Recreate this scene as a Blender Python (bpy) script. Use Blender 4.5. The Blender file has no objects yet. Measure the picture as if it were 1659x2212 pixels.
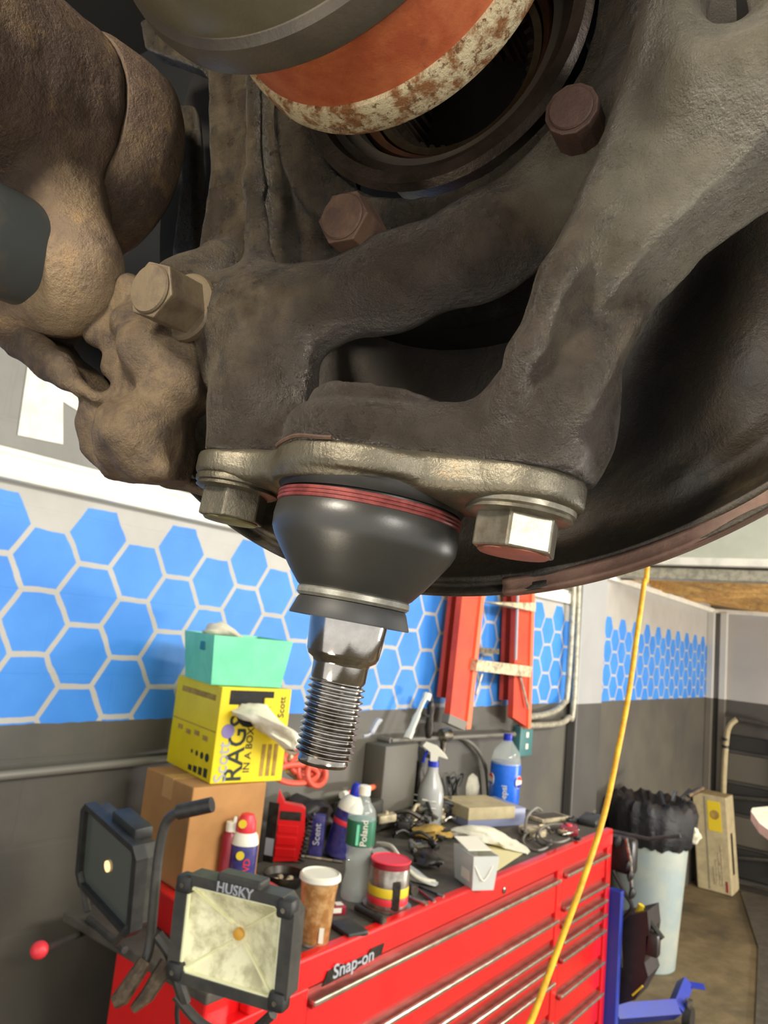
import bpy, bmesh, math, random
import numpy as np
from mathutils import Vector, Matrix, Quaternion
random.seed(7); rng = np.random.default_rng(7)
SC = bpy.context.scene; COL = SC.collection
# ------------------------------------------------------------------ camera
FPX = 1600.0
yaw, pit, rol = 0.65615, 0.15803, 0.10115
cy, sy, cp, sp = math.cos(yaw), math.sin(yaw), math.cos(pit), math.sin(pit)
CF = np.array([cp*cy, cp*sy, sp]); CR = np.array([sy, -cy, 0.0]); CU = np.cross(CR, CF)
c_, s_ = math.cos(rol), math.sin(rol)
CR, CU = CR*c_ + CU*s_, CU*c_ - CR*s_
CC = np.array([0, 0, 1.88])
cam = bpy.data.cameras.new('camera'); camo = bpy.data.objects.new('camera', cam); COL.objects.link(camo)
m = Matrix.Identity(4)
for i in range(3):
    m[i][0], m[i][1], m[i][2], m[i][3] = CR[i], CU[i], -CF[i], CC[i]
camo.matrix_world = m
cam.sensor_fit = 'VERTICAL'; cam.sensor_height = 36; cam.sensor_width = 27; cam.lens = 36*FPX/2212
cam.clip_start = 0.01; cam.clip_end = 60
cam.dof.use_dof = True; cam.dof.focus_distance = 0.19; cam.dof.aperture_fstop = 42
SC.camera = camo
# ------------------------------------------------------------------ light
w = bpy.data.worlds.new('daylight'); SC.world = w; w.use_nodes = True
w.node_tree.nodes['Background'].inputs[0].default_value = (1.0, 0.975, 0.94, 1)
w.node_tree.nodes['Background'].inputs[1].default_value = 1.35
def area(name, loc, target, size, power, col, sy_=None):
    l = bpy.data.lights.new(name, 'AREA'); l.energy = power; l.color = col
    l.shape = 'RECTANGLE'; l.size = size; l.size_y = sy_ or size
    o = bpy.data.objects.new(name, l); COL.objects.link(o); o.location = loc
    o.rotation_euler = (Vector(target)-Vector(loc)).to_track_quat('-Z', 'Y').to_euler()
    return o
area('bay_fill', (1.5, -2.2, 3.2), (3.0, 1.6, 1.2), 2.4, 120, (1, .97, .90), .5)
area('bay_fill', (4.8, -1.6, 3.0), (5.2, 1.6, 1.0), 2.0, 130, (1, .97, .92), .5)
def C2W(p): return CC + p[0]*CR + p[1]*CU + p[2]*CF
area('trouble_light', C2W((-.20, .30, -.06)), C2W((.02, .05, .20)), .06, 2.9, (1, .90, .74))
area('low_lamp', C2W((-.26, -.22, -.10)), C2W((.0, .03, .20)), .10, .75, (1, .86, .66))
area('drop_light', C2W((.34, .16, -.30)), C2W((.06, .08, .18)), .12, 2.3, (1, .95, .86))
area('bay_fill', (6.0, -2.4, .9), (6.3, .2, 2.4), 1.2, 150, (1, .95, .86), .3)  # unseen lamp added low in the end bay to brighten the insulation
SC.view_settings.view_transform = 'Standard'; SC.view_settings.look = 'None'
SC.view_settings.exposure = 0.2; SC.view_settings.gamma = 1; SC.view_settings.use_curve_mapping = False

# ------------------------------------------------------------------ geometry helpers
def ray(px, py): return CF + CR*(px-829.5)/FPX - CU*(py-1106)/FPX
def onY(px, py, Y): d = ray(px, py); return CC + d*(Y/d[1])
def onX(px, py, X): d = ray(px, py); return CC + d*(X/d[0])
def onZ(px, py, Z): d = ray(px, py); return CC + d*((Z-CC[2])/d[2])
def atD(px, py, D): return CC + ray(px, py)*D
V = Vector
def mesh(name, verts, faces, smooth=False):
    me = bpy.data.meshes.new(name); me.from_pydata([tuple(map(float, v)) for v in verts], [], [tuple(map(int, f)) for f in faces]); me.update()
    if smooth: me.shade_smooth()
    return me
def obj(name, me, mat, parent=None, loc=None):
    """loc: world place of the origin. Vertices are given in world space when loc is None."""
    o = bpy.data.objects.new(name, me); COL.objects.link(o)
    if mat is not None and len(me.materials) == 0: me.materials.append(mat)
    if parent is not None:
        o.parent = parent; bpy.context.evaluated_depsgraph_get if 0 else None
        if loc is None:
            o.matrix_parent_inverse = pmat(parent).inverted()
        else: o.location = loc
    elif loc is not None: o.location = loc
    return o
def pmat(o):
    M = Matrix.LocRotScale(o.location, o.rotation_euler, o.scale)
    return (pmat(o.parent) @ o.matrix_parent_inverse @ M) if o.parent else M
def empty(name, loc, label, cat, group=None, rz=0):
    o = bpy.data.objects.new(name, None); COL.objects.link(o); o.location = tuple(map(float, loc)); o.rotation_euler = (0, 0, rz)
    o.empty_display_size = .02
    return tag(o, label, cat, group)
def tag(o, label, cat, group=None):
    o['label'] = label; o['category'] = cat
    if group: o['group'] = group
    return o
def struct(name, me, mat): o = obj(name, me, mat); o['kind'] = 'structure'; return o
class MB:
    def __init__(s): s.v = []; s.f = []
    def add(s, vs, fs):
        n = len(s.v); s.v += [tuple(map(float, v)) for v in vs]; s.f += [tuple(i+n for i in f) for f in fs]; return s
    def box(s, lo, hi, ax=None, o=(0, 0, 0)):
        a = np.array(lo, float); b = np.array(hi, float); ax = np.eye(3) if ax is None else np.array(ax)
        vs = []
        for i in (0, 1):
            for j in (0, 1):
                for k in (0, 1):
                    p = np.array([(a, b)[i][0], (a, b)[j][1], (a, b)[k][2]]); vs.append(np.array(o) + p@ax)
        return s.add(vs, [(0, 1, 3, 2), (4, 6, 7, 5), (0, 4, 5, 1), (2, 3, 7, 6), (0, 2, 6, 4), (1, 5, 7, 3)])
    def rbox(s, lo, hi, ax=None, o=(0, 0, 0), b=.005, seg=2):
        bm = bmesh.new(); a = np.array(lo, float); c = np.array(hi, float)
        bmesh.ops.create_cube(bm, size=1)
        for v in bm.verts: v.co = V([(a[i]+c[i])/2 + v.co[i]*(c[i]-a[i]) for i in range(3)])
        b = min(b, .45*min(abs(c-a)))
        bmesh.ops.bevel(bm, geom=bm.edges[:], offset=b, segments=seg, profile=.5, affect='EDGES')
        ax = np.eye(3) if ax is None else np.array(ax)
        vs = [np.array(o) + np.array(v.co)@ax for v in bm.verts]; fs = [[v.index for v in f.verts] for f in bm.faces]; bm.free()
        return s.add(vs, fs)
    def lathe(s, prof, o=(0, 0, 0), axis=(0, 0, 1), n=32, cap=True, rot=0, sx=None):
        """prof: list of (height, radius)."""
        z = np.array(axis, float); z /= np.linalg.norm(z)
        x = np.cross([0, 1, 0] if abs(z[1]) < .9 else [1, 0, 0], z); x /= np.linalg.norm(x); y = np.cross(z, x)
        vs = []; fs = []
        for (h, r) in prof:
            for k in range(n):
                a = 2*math.pi*k/n + rot; vs.append(np.array(o) + z*h + r*(math.cos(a)*x + math.sin(a)*y))
        for i in range(len(prof)-1):
            for k in range(n):
                k2 = (k+1) % n; fs.append((i*n+k, i*n+k2, (i+1)*n+k2, (i+1)*n+k))
        if cap:
            fs.append(tuple(range(n))[::-1]); L = (len(prof)-1)*n; fs.append(tuple(L+k for k in range(n)))
        return s.add(vs, fs)
    def tube(s, pts, r, n=8, closed=False, flat=None):
        P = [np.array(p, float) for p in pts]; m = len(P); R = r if hasattr(r, '__len__') else [r]*m
        vs = []; fs = []; up = None
        for i in range(m):
            a = P[(i-1) % m] if (i or closed) else P[i]; b = P[(i+1) % m] if (i < m-1 or closed) else P[i]
            t = b-a; t /= np.linalg.norm(t)+1e-12
            if up is None:
                up = np.cross(t, [0, 0, 1]) if abs(t[2]) < .9 else np.cross(t, [1, 0, 0])
            up = up - t*(up@t); up /= np.linalg.norm(up); q = np.cross(t, up)
            for k in range(n):
                an = 2*math.pi*k/n; vs.append(P[i] + R[i]*(math.cos(an)*up + math.sin(an)*q*(flat or 1)))
        for i in range(m if closed else m-1):
            j = (i+1) % m
            for k in range(n): fs.append((i*n+k, i*n+(k+1) % n, j*n+(k+1) % n, j*n+k))
        if not closed: fs += [tuple(range(n))[::-1], tuple((m-1)*n+k for k in range(n))]
        return s.add(vs, fs)
    def prism(s, poly, o, u, v, w, h0, h1):
        """2-D polygon in plane o,u,v extruded along w from h0 to h1"""
        o, u, v, w = map(lambda a: np.array(a, float), (o, u, v, w)); n = len(poly)
        vs = [o+u*a+v*b+w*h0 for a, b in poly]+[o+u*a+v*b+w*h1 for a, b in poly]
        fs = [tuple(range(n))[::-1], tuple(range(n, 2*n))]+[(k, (k+1) % n, n+(k+1) % n, n+k) for k in range(n)]
        return s.add(vs, fs)
    def build(s, name, mat, parent=None, smooth=False, angle=None, fix=True):
        me = bpy.data.meshes.new(name); me.from_pydata(s.v, [], s.f)
        if fix:
            bm = bmesh.new(); bm.from_mesh(me); bmesh.ops.recalc_face_normals(bm, faces=bm.faces[:]); bm.to_mesh(me); bm.free()
        me.update()
        if smooth: me.shade_smooth()
        o = obj(name, me, mat, parent)
        if smooth: me.set_sharp_from_angle(angle=math.radians(angle or 38))
        return o
def spline(pts, k=6):
    P = [np.array(p, float) for p in pts]; out = []
    for i in range(len(P)-1):
        p0 = P[max(i-1, 0)]; p1 = P[i]; p2 = P[i+1]; p3 = P[min(i+2, len(P)-1)]
        for j in range(k):
            t = j/k; out.append(.5*((2*p1)+(-p0+p2)*t+(2*p0-5*p1+4*p2-p3)*t*t+(-p0+3*p1-3*p2+p3)*t**3))
    return out+[P[-1]]
def text(name, body, mat, parent, o, u, v, size, depth=.0004, align='CENTER', sx=1):
    cu = bpy.data.curves.new('t', 'FONT'); cu.body = body; cu.size = size; cu.extrude = depth; cu.align_x = align; cu.align_y = 'CENTER'; cu.resolution_u = 3
    cu.offset = size*.012
    t = bpy.data.objects.new('t', cu); COL.objects.link(t)
    dg = bpy.context.evaluated_depsgraph_get(); me = bpy.data.meshes.new_from_object(t.evaluated_get(dg)); bpy.data.objects.remove(t)
    u = np.array(u, float)/np.linalg.norm(u); v = np.array(v, float)/np.linalg.norm(v); wv = np.cross(u, v)
    M = Matrix(((u[0]*sx, v[0], wv[0], o[0]), (u[1]*sx, v[1], wv[1], o[1]), (u[2]*sx, v[2], wv[2], o[2]), (0, 0, 0, 1)))
    me.transform(M); me.materials.clear(); return obj(name, me, mat, parent)
# ------------------------------------------------------------------ materials
def lin(c): return tuple(((x/255)/12.92 if x/255 <= .04045 else ((x/255+.055)/1.055)**2.4) for x in c)+(1,)
class NT:
    def __init__(s, name):
        s.m = bpy.data.materials.new(name); s.m.use_nodes = True; s.t = s.m.node_tree; s.b = s.t.nodes['Principled BSDF']
    def n(s, k, **kw):
        x = s.t.nodes.new(k)
        for a, b in kw.items():
            if a == 'ins':
                for i, v in b.items():
                    if hasattr(v, 'is_output') or isinstance(v, bpy.types.NodeSocket): s.t.links.new(v, x.inputs[i])
                    else: x.inputs[i].default_value = v
            else: setattr(x, a, b)
        return x
    def math(s, op, a, b=0, c=0): return s.n('ShaderNodeMath', operation=op, ins={0: a, 1: b, 2: c}).outputs[0]
    def mix(s, f, a, b):
        x = s.n('ShaderNodeMix', data_type='RGBA', ins={0: f, 6: a, 7: b}); return x.outputs[2]
    def link(s, a, b): s.t.links.new(a, b)
    def noise(s, scale, detail=4, rough=.6, co=None, dist=0):
        x = s.n('ShaderNodeTexNoise'); x.inputs['Scale'].default_value = scale; x.inputs['Detail'].default_value = detail; x.inputs['Roughness'].default_value = rough
        x.inputs['Distortion'].default_value = dist
        if co is not None: s.link(co, x.inputs['Vector'])
        return x.outputs[0]
    def ramp(s, f, lo, hi): return s.n('ShaderNodeMapRange', ins={0: f, 1: lo, 2: hi}).outputs[0]
def mat(name, c, rough=.5, metal=0, c2=None, sc=20, lo=.4, hi=.6, bump=0, bsc=None, bdist=.001, c3=None, sc3=60, lo3=.55, hi3=.65, rvar=0, spec=None, trans=0, ior=1.45, emit=0, coat=0, alpha=1, sheen=0):
    N = NT(name); b = N.b; co = N.n('ShaderNodeTexCoord').outputs['Object']
    col = lin(c); b.inputs['Base Color'].default_value = col
    if c2:
        f = N.ramp(N.noise(sc, 6, .65, co), lo, hi); o = N.mix(f, col, lin(c2))
        if c3: o = N.mix(N.ramp(N.noise(sc3, 8, .7, co), lo3, hi3), o, lin(c3))
        N.link(o, b.inputs['Base Color'])
        if rvar: N.link(N.n('ShaderNodeMapRange', ins={0: f, 3: rough, 4: min(1, rough+rvar)}).outputs[0], b.inputs['Roughness'])
    if not (c2 and rvar): b.inputs['Roughness'].default_value = rough
    b.inputs['Metallic'].default_value = metal
    if spec is not None: b.inputs['Specular IOR Level'].default_value = spec
    if trans: b.inputs['Transmission Weight'].default_value = trans; b.inputs['IOR'].default_value = ior
    if coat: b.inputs['Coat Weight'].default_value = coat; b.inputs['Coat Roughness'].default_value = .12
    if alpha < 1: b.inputs['Alpha'].default_value = alpha
    if emit: b.inputs['Emission Color'].default_value = col; b.inputs['Emission Strength'].default_value = emit
    if bump:
        bb = N.n('ShaderNodeBump'); bb.inputs['Strength'].default_value = bump; bb.inputs['Distance'].default_value = bdist
        hh = N.noise(bsc or sc, 6, .65, co)
        if (bsc or 0) > 200: hh = N.math('ADD', N.math('MULTIPLY', hh, .6), N.math('ADD', N.math('MULTIPLY', N.noise((bsc or sc)*3.2, 4, .7, co), .45), N.math('MULTIPLY', N.noise((bsc or sc)*.3, 3, .6, co), .9)))
        N.link(hh, bb.inputs['Height']); N.link(bb.outputs[0], b.inputs['Normal'])
    return N.m
M = {}
M['knuckle'] = mat('greasy_cast_iron', (50, 41, 27), .26, .15, (78, 66, 44), 60, .42, .66, 1.0, 620, .0022, (28, 23, 18), 150, .48, .68, rvar=.22, spec=1.0)
def lit_grey_arm(m_):
    # greyer arm forging, lightened to paint in light on it; oily dark casting elsewhere
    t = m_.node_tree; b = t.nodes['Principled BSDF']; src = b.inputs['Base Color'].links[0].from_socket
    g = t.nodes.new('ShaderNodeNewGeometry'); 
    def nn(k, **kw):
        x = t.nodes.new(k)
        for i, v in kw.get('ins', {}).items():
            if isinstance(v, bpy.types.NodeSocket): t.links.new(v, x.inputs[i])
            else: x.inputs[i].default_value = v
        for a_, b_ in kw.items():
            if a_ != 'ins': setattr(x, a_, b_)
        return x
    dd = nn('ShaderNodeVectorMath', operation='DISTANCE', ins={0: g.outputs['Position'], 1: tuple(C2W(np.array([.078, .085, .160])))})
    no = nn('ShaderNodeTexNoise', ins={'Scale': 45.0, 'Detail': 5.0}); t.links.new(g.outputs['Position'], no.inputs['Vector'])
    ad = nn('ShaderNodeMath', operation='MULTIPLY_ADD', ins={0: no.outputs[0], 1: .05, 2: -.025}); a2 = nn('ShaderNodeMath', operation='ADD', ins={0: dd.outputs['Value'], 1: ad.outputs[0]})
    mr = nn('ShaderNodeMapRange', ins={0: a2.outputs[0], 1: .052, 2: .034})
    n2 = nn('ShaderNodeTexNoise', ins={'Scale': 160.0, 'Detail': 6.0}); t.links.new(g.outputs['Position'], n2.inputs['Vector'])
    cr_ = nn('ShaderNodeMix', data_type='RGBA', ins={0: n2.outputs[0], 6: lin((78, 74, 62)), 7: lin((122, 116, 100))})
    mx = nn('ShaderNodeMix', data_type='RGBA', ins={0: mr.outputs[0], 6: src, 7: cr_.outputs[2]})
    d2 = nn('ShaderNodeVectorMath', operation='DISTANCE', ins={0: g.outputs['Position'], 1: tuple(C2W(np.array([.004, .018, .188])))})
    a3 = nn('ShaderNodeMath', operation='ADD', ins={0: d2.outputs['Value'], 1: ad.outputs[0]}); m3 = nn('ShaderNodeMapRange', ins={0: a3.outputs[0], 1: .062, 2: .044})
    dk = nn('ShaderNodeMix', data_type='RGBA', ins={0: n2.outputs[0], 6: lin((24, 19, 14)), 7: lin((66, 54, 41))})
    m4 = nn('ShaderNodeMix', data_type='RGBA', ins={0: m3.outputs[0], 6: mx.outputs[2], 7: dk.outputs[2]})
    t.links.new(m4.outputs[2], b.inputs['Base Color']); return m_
lit_grey_arm(M['knuckle'])
M['arm'] = mat('worn_cast_arm', (104, 99, 84), .42, .3, (134, 126, 106), 28, .4, .62, .4, 300, .0006, (88, 70, 54), 70, .55, .72)
M['rusty'] = mat('rusty_casting', (66, 53, 38), .6, .1, (94, 78, 56), 70, .4, .62, 1, 420, .0012, (52, 40, 33), 110, .48, .66)
M['caliper'] = mat('corroded_caliper', (116, 98, 74), .6, .1, (86, 70, 60), 26, .4, .6, 1, 320, .0016, (134, 110, 76), 90, .54, .7)
M['rust'] = mat('bright_rust', (158, 76, 42), .7, 0, (178, 98, 58), 120, .4, .65, .5, 500, .0004, (120, 56, 32), 90, .6, .75)
M['scale'] = mat('white_corrosion', (208, 194, 158), .85, 0, (138, 92, 50), 190, .46, .60, 1, 600, .0012, (112, 76, 44), 420, .54, .62)
M['seal'] = mat('rubber_seal', (72, 66, 58), .4, .2, (92, 84, 72), 30, .4, .7, .2, 300)
M['housing'] = mat('grey_joint_housing', (118, 114, 94), .34, .35, (98, 92, 74), 24, .4, .65, .15, 300)
M['bearing'] = mat('oily_bearing_steel', (54, 44, 35), .42, .4, (38, 29, 22), 60, .4, .6, .3, 300)
M['bearing_light'] = mat('bright_bearing_ring', (104, 94, 76), .3, .8, (90, 72, 50), 60, .45, .6, .2, 300)
M['black_void'] = mat('blackened_steel', (30, 28, 25), .55, .4, (20, 18, 16), 60)
M['liner'] = mat('near_black_plastic', (26, 26, 25), .8, 0, (20, 20, 20), 10)
M['shield'] = mat('oiled_shield', (50, 43, 32), .42, .15, (28, 24, 20), 22, .4, .62, .7, 420, .0008, (80, 68, 46), 26, .56, .72, rvar=.2)
M['rim'] = mat('rusty_rim', (104, 80, 68), .6, .2, (82, 60, 50), 60, .4, .6, .5, 400, .0005)
M['bolt_rust'] = mat('rusted_bolt', (78, 57, 42), .7, .1, (58, 40, 30), 70, .45, .6, .6, 500, .0005)
M['bolt_tan'] = mat('tan_dirty_bolt', (84, 72, 52), .65, .1, (62, 48, 37), 60, .45, .62, .4, 500, .0005)
M['plate'] = mat('zinc_plate', (104, 99, 85), .32, .65, (74, 69, 58), 40, .4, .65, .6, 400, .0006, (112, 96, 74), 120, .6, .75)
M['bolt_steel'] = mat('zinc_bolt', (138, 134, 120), .33, .75, (104, 98, 84), 90, .42, .62, .2, 500, .0003)
M['bolt_face'] = mat('reddish_bolt_face', (150, 92, 78), .4, .5, (122, 84, 70), 120)
M['rubber'] = mat('black_rubber', (40, 40, 38), .36, 0, (48, 47, 43), 18, .4, .7, .12, 500, .0003)
M['rubber2'] = mat('matt_rubber', (32, 33, 34), .55, 0, (42, 42, 42), 60)
M['ringred'] = mat('red_clip', (128, 62, 58), .4, .3, (98, 44, 42), 200)
M['ringgrey'] = mat('grey_washer', (136, 136, 128), .42, .55, (110, 108, 98), 160, .4, .6, .2, 700, .0003)
M['chrome'] = mat('machined_steel', (190, 188, 182), .13, 1, (160, 156, 150), 40, .4, .6, .08, 900, .0002)
M['thread'] = mat('thread_steel', (178, 176, 172), .17, 1, (130, 124, 116), 90, .4, .62)
M['slide'] = mat('slide_pin_boot', (54, 58, 58), .5, .05, (88, 80, 62), 40, .5, .7)
# ------------------------------------------------------------------ hexagon painted wall
S = .0907; WY = 1.798; HX0 = 12.198*S; HZ0 = 1.88+.152*S; BZ = 1.5685
def wall_mat():
    N = NT('painted_block_wall'); g = N.n('ShaderNodeNewGeometry').outputs['Position']
    sp_ = N.n('ShaderNodeSeparateXYZ', ins={0: g}); X, Y, Z = sp_.outputs
    wob = N.n('ShaderNodeMath', operation='MULTIPLY_ADD', ins={0: N.noise(12, 3, .5, g), 1: .012, 2: -.006}).outputs[0]
    X = N.math('ADD', X, wob); Zw = N.math('ADD', Z, wob)
    u = N.math('DIVIDE', N.math('SUBTRACT', X, HX0), S); v = N.math('DIVIDE', N.math('SUBTRACT', Zw, HZ0), S)
    r3 = math.sqrt(3)
    def hexd(u0, v0):
        a = N.math('ABSOLUTE', N.math('WRAP', N.math('SUBTRACT', u, u0), 1.5, -1.5)); b = N.math('ABSOLUTE', N.math('WRAP', N.math('SUBTRACT', v, v0), r3/2, -r3/2))
        return N.math('MAXIMUM', b, N.math('ADD', N.math('MULTIPLY', a, r3/2), N.math('MULTIPLY', b, .5)))
    def band(h, top):
        i = N.n('ShaderNodeMapRange', ins={0: h, 1: .805, 2: .775}).outputs[0]
        return N.math('MULTIPLY', i, N.math('LESS_THAN', v, top))
    hx = N.math('MAXIMUM', band(hexd(0, 0), 2.598), band(hexd(1.5, r3/2), 1.732))
    grey = N.mix(N.ramp(N.noise(5, 5, .6, g), .35, .7), lin((166, 162, 154)), lin((178, 175, 168)))
    blue = N.mix(N.ramp(N.noise(4, 5, .6, g), .35, .65), lin((46, 122, 206)), lin((60, 136, 218)))
    up = N.mix(hx, grey, blue)
    hi = N.mix(N.ramp(N.noise(6, 5, .6, g), .35, .65), lin((112, 110, 103)), lin((124, 122, 114)))
    dark = N.mix(N.ramp(N.noise(3, 6, .6, g), .35, .65), lin((74, 71, 66)), lin((88, 84, 74)))
    c = N.mix(N.math('GREATER_THAN', Z, 2.17), up, N.mix(N.math('LESS_THAN', X, 4.5), grey, hi))
    c = N.mix(N.math('LESS_THAN', Zw, BZ), c, dark)
    N.link(c, N.b.inputs['Base Color']); N.b.inputs['Roughness'].default_value = .5
    br = N.n('ShaderNodeTexBrick'); cx = N.n('ShaderNodeCombineXYZ', ins={0: X, 1: N.math('ADD', Z, -.06), 2: 0.0}).outputs[0]; N.link(cx, br.inputs[0])
    br.inputs['Scale'].default_value = 1; br.inputs['Brick Width'].default_value = .406; br.inputs['Row Height'].default_value = .203; br.inputs['Mortar Size'].default_value = .006
    h = N.math('ADD', N.math('MULTIPLY', br.outputs['Fac'], -1.0), N.math('MULTIPLY', N.noise(90, 4, .6, g), .3))
    bb = N.n('ShaderNodeBump'); bb.inputs['Strength'].default_value = .35; bb.inputs['Distance'].default_value = .003; N.link(h, bb.inputs['Height']); N.link(bb.outputs[0], N.b.inputs['Normal'])
    return N.m
def twotone(name, up, dn, z=BZ, rough=.5):
    N = NT(name); g = N.n('ShaderNodeNewGeometry').outputs['Position']; Z = N.n('ShaderNodeSeparateXYZ', ins={0: g}).outputs[2]
    nz = N.ramp(N.noise(3, 5, .6, g), .3, .7)
    a = N.mix(nz, lin(up), lin([min(255, x+10) for x in up])); b = N.mix(nz, lin(dn), lin([x+12 for x in dn]))
    N.link(N.mix(N.math('LESS_THAN', Z, z), a, b), N.b.inputs['Base Color']); N.b.inputs['Roughness'].default_value = rough; return N.m
M['wall'] = wall_mat()
M['endwall'] = twotone('end_wall_paint', (160, 156, 150), (66, 62, 56))
M['column'] = twotone('column_paint', (150, 150, 148), (64, 62, 58))
M['post'] = twotone('post_paint', (186, 184, 176), (92, 86, 76))
M['trim'] = mat('white_trim_paint', (232, 228, 214), .5, 0, (205, 202, 190), 8, .45, .7)
M['letter'] = mat('white_lettering', (226, 226, 212), .55, 0, (206, 206, 192), 20)
M['conduit'] = mat('galvanised_conduit', (186, 180, 160), .4, .4, (150, 146, 130), 30)
M['pipe'] = mat('grey_pipe', (118, 115, 106), .5, .2)
M['insul'] = mat('tan_insulation', (206, 160, 88), .9, 0, (178, 130, 66), 6, .4, .62, 1, 5, .05)
M['ceil'] = mat('pale_ceiling', (176, 178, 162), .7, 0, (190, 190, 176), 3)
def floor_mat():
    N = NT('stained_concrete'); g = N.n('ShaderNodeNewGeometry').outputs['Position']
    a = N.mix(N.ramp(N.noise(6, 8, .7, g), .35, .65), lin((96, 84, 60)), lin((126, 112, 84)))
    a = N.mix(N.ramp(N.noise(1.3, 4, .6, g), .48, .62), a, lin((78, 70, 54)))
    N.link(a, N.b.inputs['Base Color']); N.b.inputs['Roughness'].default_value = .6
    bb = N.n('ShaderNodeBump'); bb.inputs['Strength'].default_value = .3; bb.inputs['Distance'].default_value = .01; N.link(N.noise(60, 6, .6, g), bb.inputs['Height']); N.link(bb.outputs[0], N.b.inputs['Normal'])
    return N.m
M['floor'] = floor_mat()
M['red'] = mat('red_enamel', (222, 20, 24), .28, 0, (206, 16, 20), 3, coat=.4)
M['redin'] = mat('recess_red', (160, 14, 20), .4)
M['trimmetal'] = mat('brushed_aluminium', (206, 200, 184), .25, .9, (176, 168, 150), 30)
M['matblk'] = mat('bench_mat', (66, 62, 54), .75, 0, (84, 78, 68), 14, .4, .65, .4, 200)
M['blk'] = mat('black_plastic', (34, 34, 33), .45, 0, (46, 46, 44), 40)
M['blkm'] = mat('dark_powder_coat', (58, 57, 54), .45, .2, (72, 70, 64), 30)
M['glassgrey'] = mat('lamp_glass', (92, 98, 90), .12, .2)
M['cream'] = mat('reflector', (250, 246, 204), .3, 0, (196, 190, 148), 22, .45, .62)
M['creamrib'] = mat('reflector_edge', (250, 250, 206), .3, 0)
M['amber'] = mat('amber_emitter', (226, 168, 60), .4, 0)
M['led_glow'] = mat('warm_emitter', (255, 214, 150), .4, 0, emit=1.2)
M['card'] = mat('cardboard', (176, 128, 74), .8, 0, (162, 116, 66), 6)
M['tape'] = mat('packing_tape', (186, 142, 88), .35)
M['yellow'] = mat('yellow_carton', (232, 208, 12), .45, 0, (222, 196, 10), 6)
M['white'] = mat('white_plastic', (226, 222, 204), .5)
M['cloth'] = mat('cream_cloth', (232, 226, 204), .9, 0, (214, 208, 184), 20, .4, .6, .6, 60, .004)
M['mint'] = mat('mint_plastic', (118, 212, 168), .4, 0, (106, 198, 156), 12)
M['teal'] = mat('teal_hole', (20, 120, 130), .5)
M['ink'] = mat('black_print', (36, 44, 30), .6)
M['inkgrey'] = mat('grey_print', (168, 170, 176), .5)
M['inkblue'] = mat('violet_print', (130, 116, 168), .5)
M['blue'] = mat('blue_plastic', (24, 44, 168), .35)
M['navy'] = mat('navy_label', (34, 38, 104), .4, 0, (70, 64, 120), 40)
M['pepblue'] = mat('cola_blue', (20, 92, 206), .35, 0, (30, 110, 222), 20)
M['pepred'] = mat('cola_red', (222, 52, 62), .4)
M['orange'] = mat('ladder_orange', (214, 70, 36), .45, 0, (196, 58, 34), 8)
M['orangeedge'] = mat('ladder_edge', (238, 116, 78), .45)
M['ladstep'] = mat('ladder_step', (206, 192, 158), .5, .3, (150, 138, 112), 30, .45, .6)
M['hosered'] = mat('orange_hose', (208, 84, 62), .45)
M['rope'] = mat('yellow_rope', (238, 182, 30), .5, 0, (214, 152, 22), 60, .4, .6, .5, 200)
M['bin'] = mat('pale_blue_bin', (146, 160, 160), .45, 0, (168, 172, 158), 4)
M['bag'] = mat('black_bin_bag', (22, 22, 26), .18, 0, bump=.8, bsc=26, bdist=.02)
M['leather'] = mat('black_leather', (30, 24, 24), .4, 0, (40, 32, 30), 20)
M['blueframe'] = mat('blue_steel', (34, 56, 160), .4, 0, (44, 60, 146), 8)
M['boxcream'] = mat('dusty_carton', (184, 170, 132), .75, 0, (166, 152, 118), 10)
M['label'] = mat('yellow_label', (220, 192, 40), .5)
M['greenlab'] = mat('green_label', (34, 104, 74), .4)
M['tealbox'] = mat('teal_outlet', (62, 112, 112), .5)
M['maroon'] = mat('maroon_paint', (136, 24, 38), .35)
M['tin'] = mat('tin_can', (182, 176, 166), .3, .8, (140, 132, 120), 30)
M['sauce'] = mat('coffee_brown', (150, 104, 56), .3, 0, (188, 148, 98), 40, .42, .6)
M['mustard'] = mat('mustard_rag', (176, 144, 70), .9, 0, (146, 116, 54), 30, .4, .6, .8, 60, .004)
M['paper'] = mat('cream_paper', (226, 214, 160), .7)
M['darktool'] = mat('dark_steel', (72, 68, 62), .35, .7, (52, 48, 44), 30)
M['steel'] = mat('tool_steel', (170, 164, 150), .25, .9, (110, 104, 92), 40)
M['greybox'] = mat('grey_blue_plastic', (130, 136, 164), .4)
M['shelf'] = mat('dark_shelf_panel', (86, 82, 72), .5)
M['shelfdk'] = mat('shelf_gap', (34, 33, 31), .6)
def glass(name, c, rough=.05, a=.35):
    N = NT(name); b = N.b; b.inputs['Base Color'].default_value = lin(c); b.inputs['Roughness'].default_value = rough
    b.inputs['Alpha'].default_value = a; b.inputs['Specular IOR Level'].default_value = .8; return N.m
M['clear'] = glass('clear_plastic', (225, 235, 228), .05, .24); M['tubclear'] = glass('frosted_plastic', (214, 216, 210), .3, .75); M['greyspray'] = glass('smoky_plastic', (170, 170, 165), .25, .85)
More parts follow.
